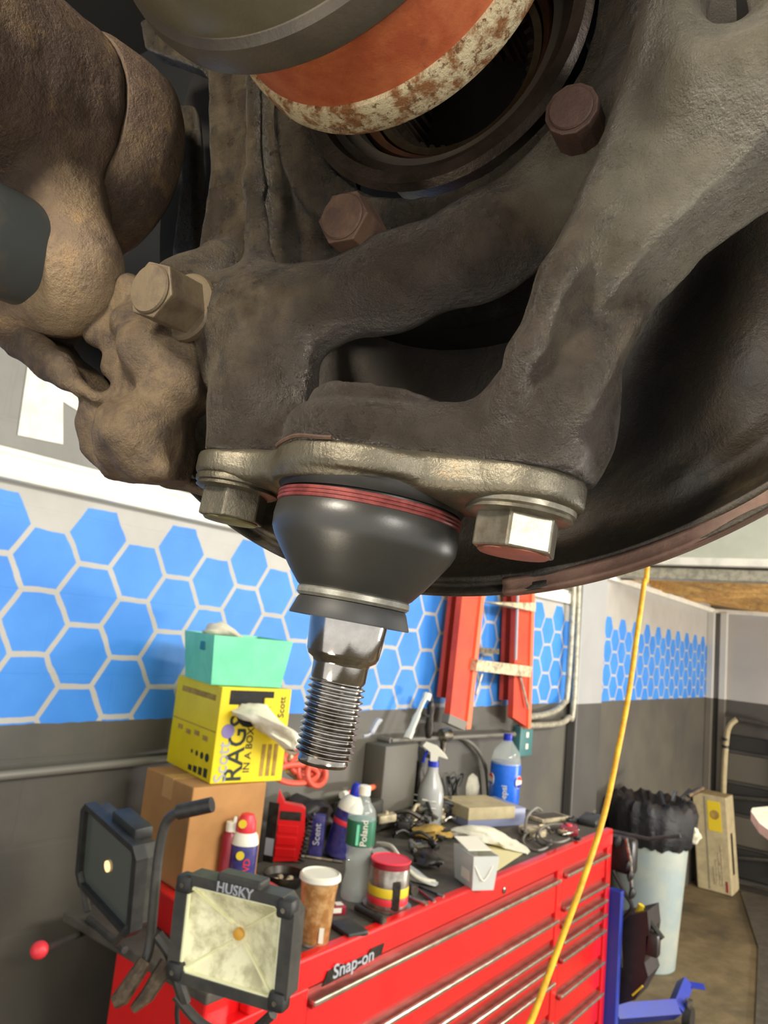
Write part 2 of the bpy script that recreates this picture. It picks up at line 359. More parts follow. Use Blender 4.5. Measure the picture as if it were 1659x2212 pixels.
# =================================================================== STRUCTURE
def sbox(name, lo, hi, mt, b=None):
    q = MB(); q.rbox(lo, hi, b=b) if b else q.box(lo, hi); o = q.build(name, mt); o['kind'] = 'structure'; return o
EX = 7.62
sbox('wall_left', (-2.5, WY, 0), (EX+.15, WY+.15, 3.6), M['wall'])
sbox('floor', (-2.5, -3.2, -.1), (EX+.3, WY, 0), M['floor'])
sbox('wall_end', (EX, -3.2, 0), (EX+.15, WY, 3.6), M['endwall'])
sbox('ceiling', (-2.5, -3.2, 3.6), (EX+.3, WY+.15, 3.7), M['ceil'])
sbox('trim_1', (-2.5, WY-.035, 2.145), (4.25, WY, 2.205), M['trim'], .006)
sbox('trim_2', (-2.5, WY-.02, 2.205), (4.25, WY, 2.222), M['trim'], .004)
sbox('column_1', (4.30, WY-.06, 0), (4.70, WY, 3.6), M['column'], .01)
sbox('trim_3', (4.70, WY-.012, 0), (4.75, WY, 2.36), M['post'], .004)
sbox('trim_4', (7.50, WY-.06, 0), (7.56, WY, 2.37), M['post'], .006)
sbox('trim_5', (7.56, WY-.16, 0), (EX, WY-.10, 2.37), M['post'], .006)
sbox('trim_6', (4.75, WY-.05, 2.36), (7.60, WY, 2.40), M['trim'], .006)
sbox('trim_7', (EX-.05, -3.0, 2.36), (EX, WY-.05, 2.40), M['trim'], .006)
# ceiling soffit with insulation
def insulation():
    nx, ny = 60, 80; x0, x1, y0, y1 = 4.95, EX, -3.0, WY; v = []; f = []
    for j in range(ny+1):
        for i in range(nx+1):
            x = x0+(x1-x0)*i/nx; y = y0+(y1-y0)*j/ny
            z = 2.42+.035*math.sin(x*5.1+1.3*math.sin(y*3))*math.cos(y*4.3+x)+.015*math.sin(x*13+y*9)
            v.append((x, y, z))
    for j in range(ny):
        for i in range(nx): a = j*(nx+1)+i; f.append((a, a+nx+1, a+nx+2, a+1))
    n = len(v); v += [(x, y, 2.62) for x, y in ((x0, y0), (x1, y0), (x1, y1), (x0, y1))]
    f.append((n, n+1, n+2, n+3))
    o = struct('ceiling_insulation', mesh('i', v, f, True), M['insul']); return o
insulation()
sbox('trim_8', (4.86, -3.0, 2.385), (4.95, WY-.02, 2.46), M['conduit'], .008)
sbox('trim_9', (4.80, -3.0, 2.47), (4.95, WY-.02, 2.52), M['trim'], .006)
sbox('ceiling_fascia', (4.84, -3.0, 2.52), (4.95, WY-.02, 3.6), M['ceil'])
# painted letters above the trim (flat white print on the wall)
def wallpoly(pts): return [tuple(onY(x, y, WY)[[0, 2]]) for x, y in pts]
lt = empty('wall_lettering', (1.0, WY-.001, 2.25), 'large white painted lettering on the grey wall above the white trim', 'lettering')
def letterpiece(pts, name='letter_stroke'):
    MB().prism(wallpoly(pts), (0, WY, 0), (1, 0, 0), (0, 0, 1), (0, -1, 0), .0005, .003).build(name, M['letter'], lt)
letterpiece([(62, 640), (135, 660), (135, 960), (37, 940), (60, 780)])
letterpiece([(135, 800), (215, 850), (300, 900), (330, 1020), (192, 992), (190, 930), (170, 890), (135, 868)])
# =================================================================== WALL FIXTURES
def tube_thing(name, pts, r, mt, label, cat, k=6, n=8, group=None):
    o = MB().tube(spline(pts, k), r, n).build(name, mt, None, True, 60); return tag(o, label, cat, group)
P = [onY(x, y, WY-.02) for x, y in ((-60, 1682), (345, 1641))]; P1 = P[1].copy(); P1[0] = 2.2
tube_thing('wall_pipe', [P[0], P[1], (1.55, WY-.02, P[1][2])], .012, M['pipe'], 'grey pipe running along the dark wall left of the yellow carton', 'pipe')
tube_thing('cable', [onY(x, y, WY-.008) for x, y in ((-40, 715), (60, 740), (180, 790), (300, 880))], .004, M['pipe'], 'thin pale cable crossing the white wall lettering', 'cable')
def cond(off, name, lab, pts):
    tube_thing(name, pts, .017, M['conduit'], lab, 'conduit', k=5, n=10, group='bent conduits beside the column')
wc = WY-.045
def pC(x, y): return onY(x, y, wc)
cond(0, 'conduit', 'inner bent metal conduit between the ladder and the column', [pC(1240, 1200), pC(1238, 1300), pC(1226, 1490), pC(1218, 1518), pC(1200, 1535), pC(1170, 1545), pC(1130, 1549)])
cond(0, 'conduit', 'outer bent metal conduit nearest the column', [pC(1251, 1200), pC(1249, 1300), pC(1238, 1530), pC(1228, 1550), pC(1212, 1562), pC(1180, 1566), pC(1130, 1568)])
ob = empty('outlet_box', onY(1131, 1600, WY), 'teal two-socket outlet box on the dark wall below the ladder', 'outlet')
a = onY(1120, 1570, WY-.03); b = onY(1143, 1630, WY-.03)
MB().rbox((a[0], WY-.045, b[2]), (b[0], WY, a[2]), b=.004).build('box', M['tealbox'], ob, True)
for zc in (.33, .72):
    z = b[2]+(a[2]-b[2])*zc; xm = (a[0]+b[0])/2
    MB().rbox((xm-.014, WY-.051, z-.014), (xm+.014, WY-.044, z+.014), b=.006).build('socket', M['white'], ob, True)
# ladder -------------------------------------------------------------
ld = empty('step_ladder', onY(1060, 1560, WY-.1), 'orange fibreglass step ladder hanging on the blue hexagon wall', 'ladder')
def railbox(p0, p1, wv, th, mt, name, prt):
    """channel rail between two points; wv = width vector, th = thickness vector"""
    p0, p1, wv, th = map(lambda a: np.array(a, float), (p0, p1, wv, th))
    mb = MB(); vs = [p0, p0+wv, p0+wv+th, p0+th, p1, p1+wv, p1+wv+th, p1+th]
    mb.add(vs, [(0, 1, 2, 3), (4, 5, 6, 7), (0, 1, 5, 4), (1, 2, 6, 5), (2, 3, 7, 6), (3, 0, 4, 7)]); return mb.build(name, mt, prt)
def Y_(x, y, d): return onY(x, y, WY-d)
def quadrail(tl, tr, bl, br, d, th, mt, name):
    ps = [Y_(*tl, d), Y_(*tr, d), Y_(*br, d), Y_(*bl, d)]; ps += [p+np.array([0, th, 0]) for p in ps]
    return MB().add(ps, [(0, 1, 2, 3), (4, 5, 6, 7), (0, 1, 5, 4), (1, 2, 6, 5), (2, 3, 7, 6), (3, 0, 4, 7)]).build(name, mt, ld)
quadrail((986, 1200), (1002, 1200), (952, 1506), (973, 1510), .05, .02, M['orange'], 'rear_rail')
quadrail((1096, 1240), (1114, 1240), (1086, 1512), (1104, 1512), .04, .02, M['orange'], 'rear_rail')
quadrail((1008, 1200), (1050, 1200), (972, 1545), (1010, 1560), .12, .03, M['orange'], 'front_rail')
quadrail((1050, 1200), (1056, 1200), (1008, 1575), (1017, 1575), .13, .045, M['orangeedge'], 'rail_flange')
quadrail((1118, 1240), (1151, 1240), (1108, 1550), (1141, 1572), .11, .03, M['orange'], 'front_rail')
quadrail((1151, 1240), (1157, 1240), (1141, 1574), (1147, 1574), .12, .045, M['orangeedge'], 'rail_flange')
quadrail((972, 1543), (1010, 1560), (968, 1562), (1004, 1578), .13, .035, M['pipe'], 'foot')
quadrail((1032, 1425), (1150, 1440), (1028, 1449), (1146, 1463), .15, .07, M['ladstep'], 'step')
quadrail((1060, 1302), (1158, 1302), (1100, 1309), (1157, 1322), .15, .07, M['ladstep'], 'step')
quadrail((1036, 1398), (1078, 1402), (1036, 1411), (1078, 1413), .07, .02, M['steel'], 'rear_brace')
MB().tube([Y_(1041, 1456, .12), Y_(1028, 1500, .12)], .006, 6).build('brace', M['conduit'], ld)
MB().tube([Y_(1124, 1462, .12), Y_(1141, 1530, .13)], .007, 6).build('brace', M['conduit'], ld)
MB().tube([Y_(1120, 1240, .13), Y_(1114, 1425, .13)], .007, 6).build('spreader', M['inkgrey'], ld)
# rod with things on it
rd = empty('wall_rail', Y_(960, 1590, 0), 'thin grey rail on the dark wall above the bench', 'rail')
p0 = Y_(845, 1600, .06); p1 = Y_(1112, 1586, .06)
MB().tube([p0, p1], .009, 8).build('rod', M['pipe'], rd, True)
for pp in (p0, p1): MB().tube([pp, pp+np.array([0, .06, 0])], .012, 8).build('bracket', M['pipe'], rd, True)
tube_thing('grey_hose', [Y_(x, y, .03) for x, y in ((985, 1592), (1010, 1600), (1035, 1625), (1050, 1665), (1055, 1720))], .009, M['pipe'], 'grey hose arching down the wall behind the blue-labelled bottle', 'hose')
br_ = empty('dust_brush', Y_(895, 1580, .1), 'white-handled brush leaning up from the wall rail', 'brush')
MB().tube(spline([Y_(922, 1502, .09), Y_(912, 1520, .09), Y_(895, 1560, .09), Y_(880, 1595, .09)]), [.014]*4+[.012]*6+[.016]*5+[.02]*4, 8, flat=.5).build('handle', M['white'], br_, True)
MB().tube([Y_(924, 1498, .09), Y_(920, 1512, .09)], .018, 8).build('head', M['white'], br_, True)
fx = empty('pipe_fitting', Y_(962, 1592, .08), 'grey metal valve fitting clamped to the wall rail', 'valve')
MB().lathe([(-.03, .018), (-.02, .03), (.02, .03), (.03, .018)], Y_(962, 1588, .08), (1, 0, 0), 12).build('body', M['steel'], fx, True)
MB().lathe([(-.05, .012), (0, .016), (.045, .02)], Y_(958, 1600, .08), (0, 0, 1), 10).build('stem', M['steel'], fx, True)
fx = empty('spray_nozzle', Y_(925, 1560, .07), 'small dark nozzle tool hung on the wall rail beside the white brush', 'nozzle')
MB().lathe([(-.06, .012), (-.02, .02), (.03, .014), (.07, .02), (.09, .01)], Y_(928, 1562, .07), (0, 0, 1), 10).build('body', M['darktool'], fx, True)
MB().tube([Y_(928, 1548, .07), Y_(915, 1545, .07)], .007, 6).build('lever', M['blk'], fx)
wb = MB().rbox((Y_(790, 1600, 0)[0], WY-.10, 1.145), (Y_(862, 1600, 0)[0], WY, 1.45), b=.008).build('wall_cabinet', M['shelf'], None, True); tag(wb, 'plain dark box fixed to the wall behind the chrome stud', 'box')
cl_ = MB().tube(spline([Y_(785, 1590, .12), Y_(800, 1585, .12), Y_(815, 1560, .12), Y_(824, 1556, .12)]), [.005]*7+[.012]*8+[.006]*4, 6).build('wall_clip', M['inkgrey'], None, True); tag(cl_, 'small grey clip on top of the plain dark wall box', 'clip')
# lever with red knob on left wall
kn = empty('wall_lever', Y_(190, 2010, 0), 'dark lever with a round red knob sticking out of the dark wall', 'lever')
ka = atD(85, 2052, 1.35); kb = Y_(200, 2008, .02)
MB().tube([ka, kb], .007, 8).build('rod', M['blkm'], kn, True)
MB().lathe([(-.015, .004), (-.012, .011), (-.004, .0155), (.004, .0155), (.012, .011), (.015, .004)], ka, tuple(np.array(ka)-np.array(kb)), 16).build('knob', M['pepred'], kn, True)

# =================================================================== TOOL CABINET
CT = 1.145; FY = 1.15; CX0 = 1.10; CX1 = 3.285; CB = .12
cab = empty('tool_cabinet', (2.2, 1.45, 0), 'long red rolling tool cabinet with silver drawer pulls along the wall', 'tool cabinet')
MB().rbox((CX0+.01, FY+.02, CB), (CX1, 1.475, CT-.012), b=.006).build('body', M['red'], cab)
MB().rbox((CX0+.005, FY+.015, CT-.022), (CX1-.004, 1.69, CT), b=.004).build('top_mat', M['matblk'], cab)
MB().rbox((CX0+.3, 1.475, CT-.20), (CX1-.2, 1.66, CT-.022), b=.004).build('rear_ledge', M['blkm'], cab)
MB().rbox((1.20, FY-.012, CT-.062), (CX1+.004, FY+.02, CT+.006), b=.006).build('top_rail', M['red'], cab)
MB().rbox((CX1-.045, FY-.01, CB), (CX1+.003, FY+.03, CT-.06), b=.004).build('corner_post', M['red'], cab)
MB().rbox((CX0, FY-.01, CB), (1.385, FY+.03, CT-.06), b=.004).build('corner_post', M['red'], cab)
MB().rbox((2.742, FY-.006, CB), (2.79, FY+.03, CT-.06), b=.003).build('centre_post', M['red'], cab)
def drawer(x0, x1, zt, zb):
    d = MB().rbox((x0, FY-.004, zb+.004), (x1, FY+.03, zt-.028), b=.004).build('drawer', M['red'], cab)
    MB().rbox((x0+.002, FY-.026, zt-.024), (x1-.002, FY+.01, zt-.012), b=.003).build('handle', M['trimmetal'], d)
    MB().box((x0+.002, FY-.018, zt-.030), (x1-.002, FY+.01, zt-.024)).build('handle_lip', M['redin'], d)
    MB().box((x0, FY+.006, zt-.012), (x1, FY+.022, zt)).build('drawer_gap', M['redin'], cab)
zs = []
def zof(zx, zy): return onY(620+zx/2.304, 1780+zy/2.304, FY-.02)[2]+.017

L = [zof(*p) for p in ((1340, 290), (1325, 495), (1305, 640), (1275, 745), (1230, 870))]
while L[-1] > .3: L.append(L[-1]-.13)
L.append(.14)
for i in range(len(L)-1):
    if L[i]-L[i+1] > .03: drawer(1.39, 2.738, L[i], L[i+1])
Rr = [zof(*p) for p in ((1580, 165), (1570, 315), (1565, 395), (1560, 470), (1555, 550), (1550, 710), (1540, 870))]
while Rr[-1] > .3: Rr.append(Rr[-1]-.13)
Rr.append(.14)
print('drawers', L, Rr)
for i in range(len(Rr)-1):
    if Rr[i]-Rr[i+1] > .02: drawer(2.795, 3.235, Rr[i], Rr[i+1])
lk = onY(1088, 1923, FY-.012)
MB().lathe([(0, .010), (.004, .010), (.005, .006)], lk, (0, -1, 0), 14).build('lock', M['steel'], cab, True)
ba = onY(765, 2078, FY-.012)
bd = MB().prism([(-.115, -.020), (-.1, .008), (-.05, .010), (-.03, .004), (.05, .006), (.06, .014), (.115, .014), (.105, -.010), (.02, -.014), (-.0, -.018)], ba, (1, 0, 0), (0, 0, 1), (0, -1, 0), 0, .004).build('badge', M['darktool'], cab)
text('badge_text', 'Snap-on', M['inkgrey'], bd, ba+np.array([-.005, -.005, 0]), (1, 0, 0), (0, 0, 1), .042, sx=1.15)
for x in (1.25, 3.15):
    for y in (1.22, 1.41):
        c = MB().lathe([(-.016, .055), (.016, .055)], (x, y, .055), (1, 0, 0), 18).build('caster', M['blk'], cab, True)
        MB().box((x-.03, y-.03, .09), (x+.03, y+.03, .122)).build('caster_plate', M['steel'], c)
# red riser box carrying the cardboard box
def prj(P): P = np.array(P, float)-CC; d = P@CF; return 829.5+FPX*(P@CR)/d, 1106-FPX*(P@CU)/d
def zAt(P, ytop):
    lo, hi = P[2], P[2]+1.5
    for _ in range(50):
        m_ = (lo+hi)/2
        if prj([P[0], P[1], m_])[1] > ytop: lo = m_
        else: hi = m_
    return lo
def footprint(L, N_, R_, z):
    """orthogonal footprint near corner, unit axes and sizes from three corner pixels on plane z"""
    l, n_, r = onZ(*L, z), onZ(*N_, z), onZ(*R_, z); u = r-n_; v = l-n_; au = math.atan2(u[1], u[0]); av = math.atan2(v[1], v[0])-math.pi/2
    while av-au > math.pi: av -= 2*math.pi
    while av-au < -math.pi: av += 2*math.pi
    w_ = (au+av)/2; uu = np.array([math.cos(w_), math.sin(w_), 0]); vv2 = np.array([-math.sin(w_), math.cos(w_), 0])
    return n_, uu, vv2, float(u@uu), float(v@vv2)
RZ = CT+.08
cb0 = onZ(380, 1932, RZ); TZ = zAt(cb0, 1703)
cbn, u, vv, CA, CBt = footprint((306, 1658), (418, 1702), (583, 1692), TZ)
r_o = MB().rbox((-.03, -.075, CT+.0012-cbn[2]), (CA+.03, CBt, RZ-cbn[2]), (u, vv, (0, 0, 1)), cbn, .004).build('riser_tray', M['red'], None); tag(r_o, 'low red metal tray under the brown cardboard box', 'tray')
cbx = empty('cardboard_box', (cbn[0], cbn[1], RZ), 'plain brown cardboard box carrying the yellow wipes carton', 'box')
CBt = min(CBt, .25)
MB().rbox((0, 0, RZ-TZ+.0005), (CA, CBt, 0), (u, vv, (0, 0, 1)), cbn, .003).build('carton', M['card'], cbx)
MB().box((-.0006, CBt*.4, -.05), (CA, CBt*.6, .0008), (u, vv, (0, 0, 1)), cbn).build('packing_tape', M['tape'], cbx)
# yellow wipes carton
yn, yu, yv, YA, YB = footprint((346, 1645), (453, 1694), (613, 1689), TZ+.001)
T2 = zAt(yn, 1484); yh = T2-TZ-.001
Zv = np.array([0, 0, 1.]); yo = yn
yb = empty('wipes_carton', (yn[0], yn[1], TZ+.001), 'yellow carton of shop wipes with black print on top of the brown box', 'carton')
MB().rbox((0, 0, 0), (YA, YB, yh), (yu, yv, Zv), yn, .002).build('carton', M['yellow'], yb)
def yface(a, h, off=.0008): return yo+yu*a+Zv*h-yv*off     # right face (normal -yv)
def ylface(b, h, off=.0008): return yo+yv*b+Zv*h-yu*off      # left face (normal -yu)
text('print', 'RAGS', M['ink'], yb, yface(YA*.30, yh*.36), Zv, -yu, yh*.30, sx=.95)
text('print', 'IN A BOX', M['ink'], yb, yface(YA*.47, yh*.34), Zv, -yu, yh*.11)
text('print', 'Scott', M['inkgrey'], yb, yface(YA*.13, yh*.22), Zv, -yu, yh*.20)
MB().lathe([(0, yh*.075), (.0012, yh*.075)], yface(YA*.15, yh*.54), -yv, 20).build('print_disc', M['inkblue'], yb)
for k in range(3): MB().box((YA*(.66+k*.09), -.0012, yh*.06), (YA*(.71+k*.09), .001, yh*.40), (yu, yv, Zv), yo).build('print_bar', M['mustard'], yb)
MB().lathe([(0, yh*.16), (.0012, yh*.16)], yface(YA*.42, yh*.74), -yv, 20).build('opening', M['black_void'], yb)
MB().box((YA*.12, -.0015, yh*.82), (YA*.74, .001, yh*.97), (yu, yv, Zv), yo).build('opening', M['black_void'], yb)
MB().rbox((YA*.60, -.006, yh*.80), (YA*.74, .001, yh*.90), (yu, yv, Zv), yo, .003).build('torn_flap', M['yellow'], yb)
text('print', 'Scott', M['ink'], yb, yface(YA*.88, yh*.80), Zv, -yu, yh*.11)
MB().box((-.0012, .004, yh*.52), (.001, YB-.004, yh*.53), (yu, yv, Zv), yo).build('print_bar', M['mustard'], yb)
for k in range(4):
    MB().box((-.0014, YB*(.08+k*.11), yh*.04), (.001, YB*(.15+k*.11), yh*(.13-.012*k)), (yu, yv, Zv), yo).build('print_mark', M['ink'], yb)
    MB().lathe([(0, yh*(.045-.008*k)), (.0012, yh*(.045-.008*k))], ylface(YB*(.12+k*.11), yh*.24, 0), -yu, 12).build('print_mark', M['ink'], yb)
for k in range(4): MB().box((-.0012, YB*(.15+k*.19), yh*(.40+.02*(k%2))), (.001, YB*(.26+k*.19), yh*(.45+.02*(k%2))), (yu, yv, Zv), yo).build('print_mark', M['mustard'], yb)
MB().box((-.0012, YB*.1, yh*.84), (.001, YB*.85, yh*.90), (yu, yv, Zv), yo).build('print_mark', M['mustard'], yb)
# cloth helper
def crumple(name, path, rad, mt, seed=0, flat=.35, n=14, amp=.3, parent=None):
    r_ = np.random.default_rng(seed); pts = spline(path, 5); m_ = len(pts); mb = MB(); vs = []; fs = []
    up0 = None; ph = r_.uniform(0, 6, 5)
    for i, p in enumerate(pts):
        t = pts[min(i+1, m_-1)]-pts[max(i-1, 0)]; t /= np.linalg.norm(t)+1e-9
        a = np.cross(t, [0, 0, 1]); a /= np.linalg.norm(a)+1e-9; b = np.cross(t, a)
        s = i/(m_-1); R = np.interp(s, np.linspace(0, 1, len(rad)), rad)
        for k in range(n):
            an_ = 2*math.pi*k/n
            q = 1+amp*math.sin(3*an_+ph[0]+s*5)+amp*.6*math.sin(5*an_+ph[1]-s*9)+amp*.3*r_.uniform(-1, 1)
            vs.append(p+R*q*(math.cos(an_)*a+flat*math.sin(an_)*b))
    for i in range(m_-1):
        for k in range(n): fs.append((i*n+k, i*n+(k+1) % n, (i+1)*n+(k+1) % n, (i+1)*n+k))
    fs += [tuple(range(n))[::-1], tuple((m_-1)*n+k for k in range(n))]
    mb.add(vs, fs); return mb.build(name, mt, parent, True, 70)
wp = yo+yu*YA*.30+Zv*yh*.76
crumple('wipe', [wp+yv*.01, wp-yv*.035+yu*.03-Zv*.008, wp-yv*.06+yu*.07-Zv*.035, wp-yv*.06+yu*.12-Zv*.07, wp-yv*.06+yu*.125-Zv*.10], [.030, .046, .046, .038, .010], M['cloth'], 3, .5, parent=None)
o = bpy.data.objects['wipe']; tag(o, 'white wipe pulled out of the yellow carton', 'wipe')
# mint bin
mn, mu, mv, MA, MBd = footprint((395, 1457), (456, 1479), (610, 1485), T2+.002); MBd = min(MBd, .19); MA = min(MA, .21)
mb_ = empty('mint_bin', mn, 'mint green plastic bin on top of the yellow carton', 'bin')
def openbin(o, ang, a, b, h, fl, th, mt, name, parent):
    u = np.array([math.cos(ang), math.sin(ang), 0]); v = np.array([-math.sin(ang), math.cos(ang), 0]); z = np.array([0, 0, 1.]); o = np.array(o)
    def ring(e, hh): return [o+u*(-e)+v*(-e)+z*hh, o+u*(a+e)+v*(-e)+z*hh, o+u*(a+e)+v*(b+e)+z*hh, o+u*(-e)+v*(b+e)+z*hh]
    R = ring(0, 0)+ring(fl, h)+ring(fl-th, h)+ring(-th, th)
    f = [(0, 1, 2, 3)]
    for s_ in (0, 4, 8):
        for k in range(4): f.append((s_+k, s_+(k+1) % 4, s_+4+(k+1) % 4, s_+4+k))
    f.append((12, 13, 14, 15)); return MB().add(R, f).build(name, mt, parent)
mh = (zAt(mn, 1372)-mn[2]); mo = mn; ma = math.atan2(mu[1], mu[0])
openbin(mo, ma, MA-.012, MBd, mh, .014, .003, M['mint'], 'tub', mb_)
MB().rbox((-.013, MBd*.25, mh*.66), (-.008, MBd*.42, mh*.84), (mu, mv, Zv), mo, .002).build('hand_hole', M['teal'], mb_)
o = crumple('cloth_scrap', [mo+mu*.02+mv*.12+Zv*mh*.9, mo+mu*.03+mv*.08+Zv*mh*1.08, mo+mu*.08+mv*.04+Zv*mh*.95], [.02, .034, .02], M['cloth'], 5, .6); tag(o, 'crumpled cream cloth poking out of the mint bin', 'cloth')

# =================================================================== LAMPS
def frame_from_quad(c, w_px, h_px, D, nvec, roll=0):
    pass
# front work light: quad corners with depths
def quadP(corners): return [atD(x, y, d) for x, y, d in corners]
wl = empty('work_light', onZ(500, 2200, CT), 'square black work light with a cream reflector facing the camera', 'work light')
q = quadP([(392, 1880, 1.20), (650, 1945, 1.12), (612, 2188, 1.10), (358, 2112, 1.18)])
ctr = sum(q)/4; lu = (q[1]-q[0]+q[2]-q[3]); lu /= np.linalg.norm(lu); lv = (q[0]-q[3]+q[1]-q[2]); lv -= lu*(lu@lv); lv /= np.linalg.norm(lv); lw = np.cross(lu, lv)
if lw@CF > 0: lw = -lw
wx_ = np.linalg.norm(q[1]-q[0]+q[2]-q[3])/4; wy_ = np.linalg.norm(q[0]-q[3]+q[1]-q[2])/4
def octa(hx, hy, c): return [(-hx+c, -hy), (hx-c, -hy), (hx, -hy+c), (hx, hy-c), (hx-c, hy), (-hx+c, hy), (-hx, hy-c), (-hx, -hy+c)]
def framering(name, ho, hi_, co, ci, z0, z1, mt, prt, o_, u_, v_, w_):
    A = octa(*ho, co); B = octa(*hi_, ci); mb = MB(); vs = []
    for zz in (z0, z1):
        for a_, b_ in A: vs.append(o_+u_*a_+v_*b_+w_*zz)
    for zz in (z0, z1):
        for a_, b_ in B: vs.append(o_+u_*a_+v_*b_+w_*zz)
    f = []
    for k in range(8):
        j = (k+1) % 8; f += [(k, j, 8+j, 8+k), (16+k, 16+j, 24+j, 24+k), (8+k, 8+j, 24+j, 24+k), (k, j, 16+j, 16+k)]
    return mb.add(vs, f).build(name, mt, prt)
fr = framering('frame', (wx_, wy_), (wx_*.80, wy_*.80), .022, .012, -.03, .006, M['blkm'], wl, ctr, lu, lv, lw)
MB().prism(octa(wx_*.9, wy_*.9, .02), ctr, lu, lv, lw, -.05, -.03).build('housing', M['blk'], wl)
for k in range(7): MB().box((-wx_*.7+k*wx_*.22, -wy_*.75, -.066), (-wx_*.7+k*wx_*.22+.004, wy_*.75, -.048), (lu, lv, lw), ctr).build('cooling_fin', M['blk'], wl)
# reflector: pyramid recessed
hi = .80; c0 = ctr-lw*.026
vs = []; 
for a_, b_ in octa(wx_*hi, wy_*hi, .012): vs.append(ctr+lu*a_+lv*b_-lw*.001)
for a_, b_ in octa(.012, .012, .004): vs.append(c0+lu*a_+lv*b_)
MB().add(vs, [(k, (k+1) % 8, 8+(k+1) % 8, 8+k) for k in range(8)]+[tuple(range(8, 16))]).build('reflector', M['cream'], wl)
for sx_, sy_ in ((1, 1), (1, -1), (-1, 1), (-1, -1)):
    MB().tube([ctr+lu*sx_*wx_*.76+lv*sy_*wy_*.76-lw*.001, c0+lu*sx_*.012+lv*sy_*.012+lw*.002], [.006, .0025], 6, flat=.4).build('reflector_edge', M['creamrib'], wl, True)
framering('lens_rim', (wx_*.80, wy_*.80), (wx_*.765, wy_*.765), .012, .010, -.002, .003, M['creamrib'], wl, ctr, lu, lv, lw)
MB().lathe([(0, .009), (.006, .009), (.008, .006)], c0, lw, 14).build('emitter', M['amber'], wl, True)
text('maker_text', 'HUSKY', M['inkgrey'], wl, ctr+lv*wy_*.93+lu*wx_*.02+lw*.0075-lv*.002, lu, lv, .021, depth=.001)
MB().rbox((-.035, wy_-.004, -.028), (.045, wy_+.012, .004), (lu, lv, lw), ctr, .004).build('top_housing', M['blkm'], wl)
for sx_, sy_ in ((1, 1), (1, -1), (-1, 1), (-1, -1)):
    cc = ctr+lu*sx_*(wx_-.016)+lv*sy_*(wy_-.016)+lw*.004
    MB().rbox((-.014, -.014, -.02), (.014, .014, .008), (lu, lv, lw), cc, .006).build('corner_bumper', M['blk'], wl, True)
    MB().lathe([(.006, .004), (.010, .004)], cc, lw, 8).build('screw', M['steel'], wl, True)
hp = [atD(x, y, d) for x, y, d in ((455, 1738, 1.22), (400, 1750, 1.23), (362, 1772, 1.24), (345, 1830, 1.24), (334, 1930, 1.23), (322, 2050, 1.22), (300, 2100, 1.2))]
MB().tube(spline(hp), .0085, 10).build('stand_tube', M['blkm'], wl, True)
MB().tube([atD(385, 1754, 1.228), atD(458, 1738, 1.22)], .0125, 10).build('grip', M['blk'], wl, True)
MB().tube([atD(315, 2075, 1.2), atD(262, 2155, 1.17), atD(245, 2166, 1.165)], [.012, .014, .010], 8).build('foot', M['rusty'], wl, True)
MB().tube([atD(362, 2080, 1.2), atD(318, 2150, 1.17), atD(288, 2180, 1.165)], [.014, .012, .007], 8).build('foot', M['rusty'], wl, True)
MB().tube(spline([atD(340, 2020, 1.23), atD(370, 2065, 1.22), atD(385, 2120, 1.2), atD(400, 2165, 1.2)]), .010, 8).build('bracket', M['blkm'], wl, True)
MB().tube(spline([atD(380, 2150, 1.2), atD(440, 2215, 1.19), atD(520, 2240, 1.19), atD(590, 2190, 1.16)]), .008, 8).build('bracket', M['blkm'], wl, True)
tube_thing('cord', [atD(390, 2130, 1.23), atD(382, 2190, 1.23), atD(392, 2260, 1.23)], .004, M['blk'], 'black cord hanging below the square work light', 'cord')
# left flood light
fl = empty('flood_light', onZ(250, 2040, CT), 'unlit black flood light seen edge-on at the left end of the bench', 'work light')
q = quadP([(168, 1718, 1.62), (305, 1838, 1.42), (283, 2035, 1.40), (180, 1915, 1.60)])
fc = sum(q)/4; fu = (q[1]-q[0]+q[2]-q[3]); fu /= np.linalg.norm(fu); fv = (q[0]-q[3]+q[1]-q[2]); fv -= fu*(fu@fv); fv /= np.linalg.norm(fv); fw = np.cross(fu, fv)
if fw@CF > 0: fw = -fw
fx_ = np.linalg.norm(q[1]-q[0]+q[2]-q[3])/4; fy_ = np.linalg.norm(q[0]-q[3]+q[1]-q[2])/4
framering('frame', (fx_, fy_), (fx_*.86, fy_*.86), .02, .008, -.018, .006, M['blk'], fl, fc, fu, fv, fw)
MB().prism(octa(fx_*.94, fy_*.94, .02), fc, fu, fv, fw, -.045, -.016).build('housing', M['blkm'], fl)
MB().prism(octa(fx_*.86, fy_*.86, .008), fc, fu, fv, fw, -.01, -.004).build('glass', M['glassgrey'], fl)
MB().lathe([(0, .011), (.003, .011), (.004, .006)], fc-fw*.003, fw, 14).build('emitter', M['led_glow'], fl, True)  # emitter set to glow, though the lamp is not lit
MB().rbox((-.02, fy_-.01, -.05), (.09, fy_+.018, -.01), (fu, fv, fw), fc, .006).build('handle_mount', M['blk'], fl, True)
for k in range(6): MB().box((-fx_*.75+k*fx_*.28, -fy_*.8, -.058), (-fx_*.75+k*fx_*.28+.004, fy_*.8, -.044), (fu, fv, fw), fc).build('cooling_fin', M['blk'], fl)
for k in (-1, 1): MB().tube([fc+fu*k*fx_*.9-fv*fy_*.7, fc+fu*k*fx_*.5-fv*(fy_+.035)], .007, 8).build('stand_tube', M['blkm'], fl, True)
zf = CT+.008
MB().tube([onZ(192, 1985, zf), onZ(270, 2052, zf)], .008, 8).build('stand_tube', M['blkm'], fl, True)

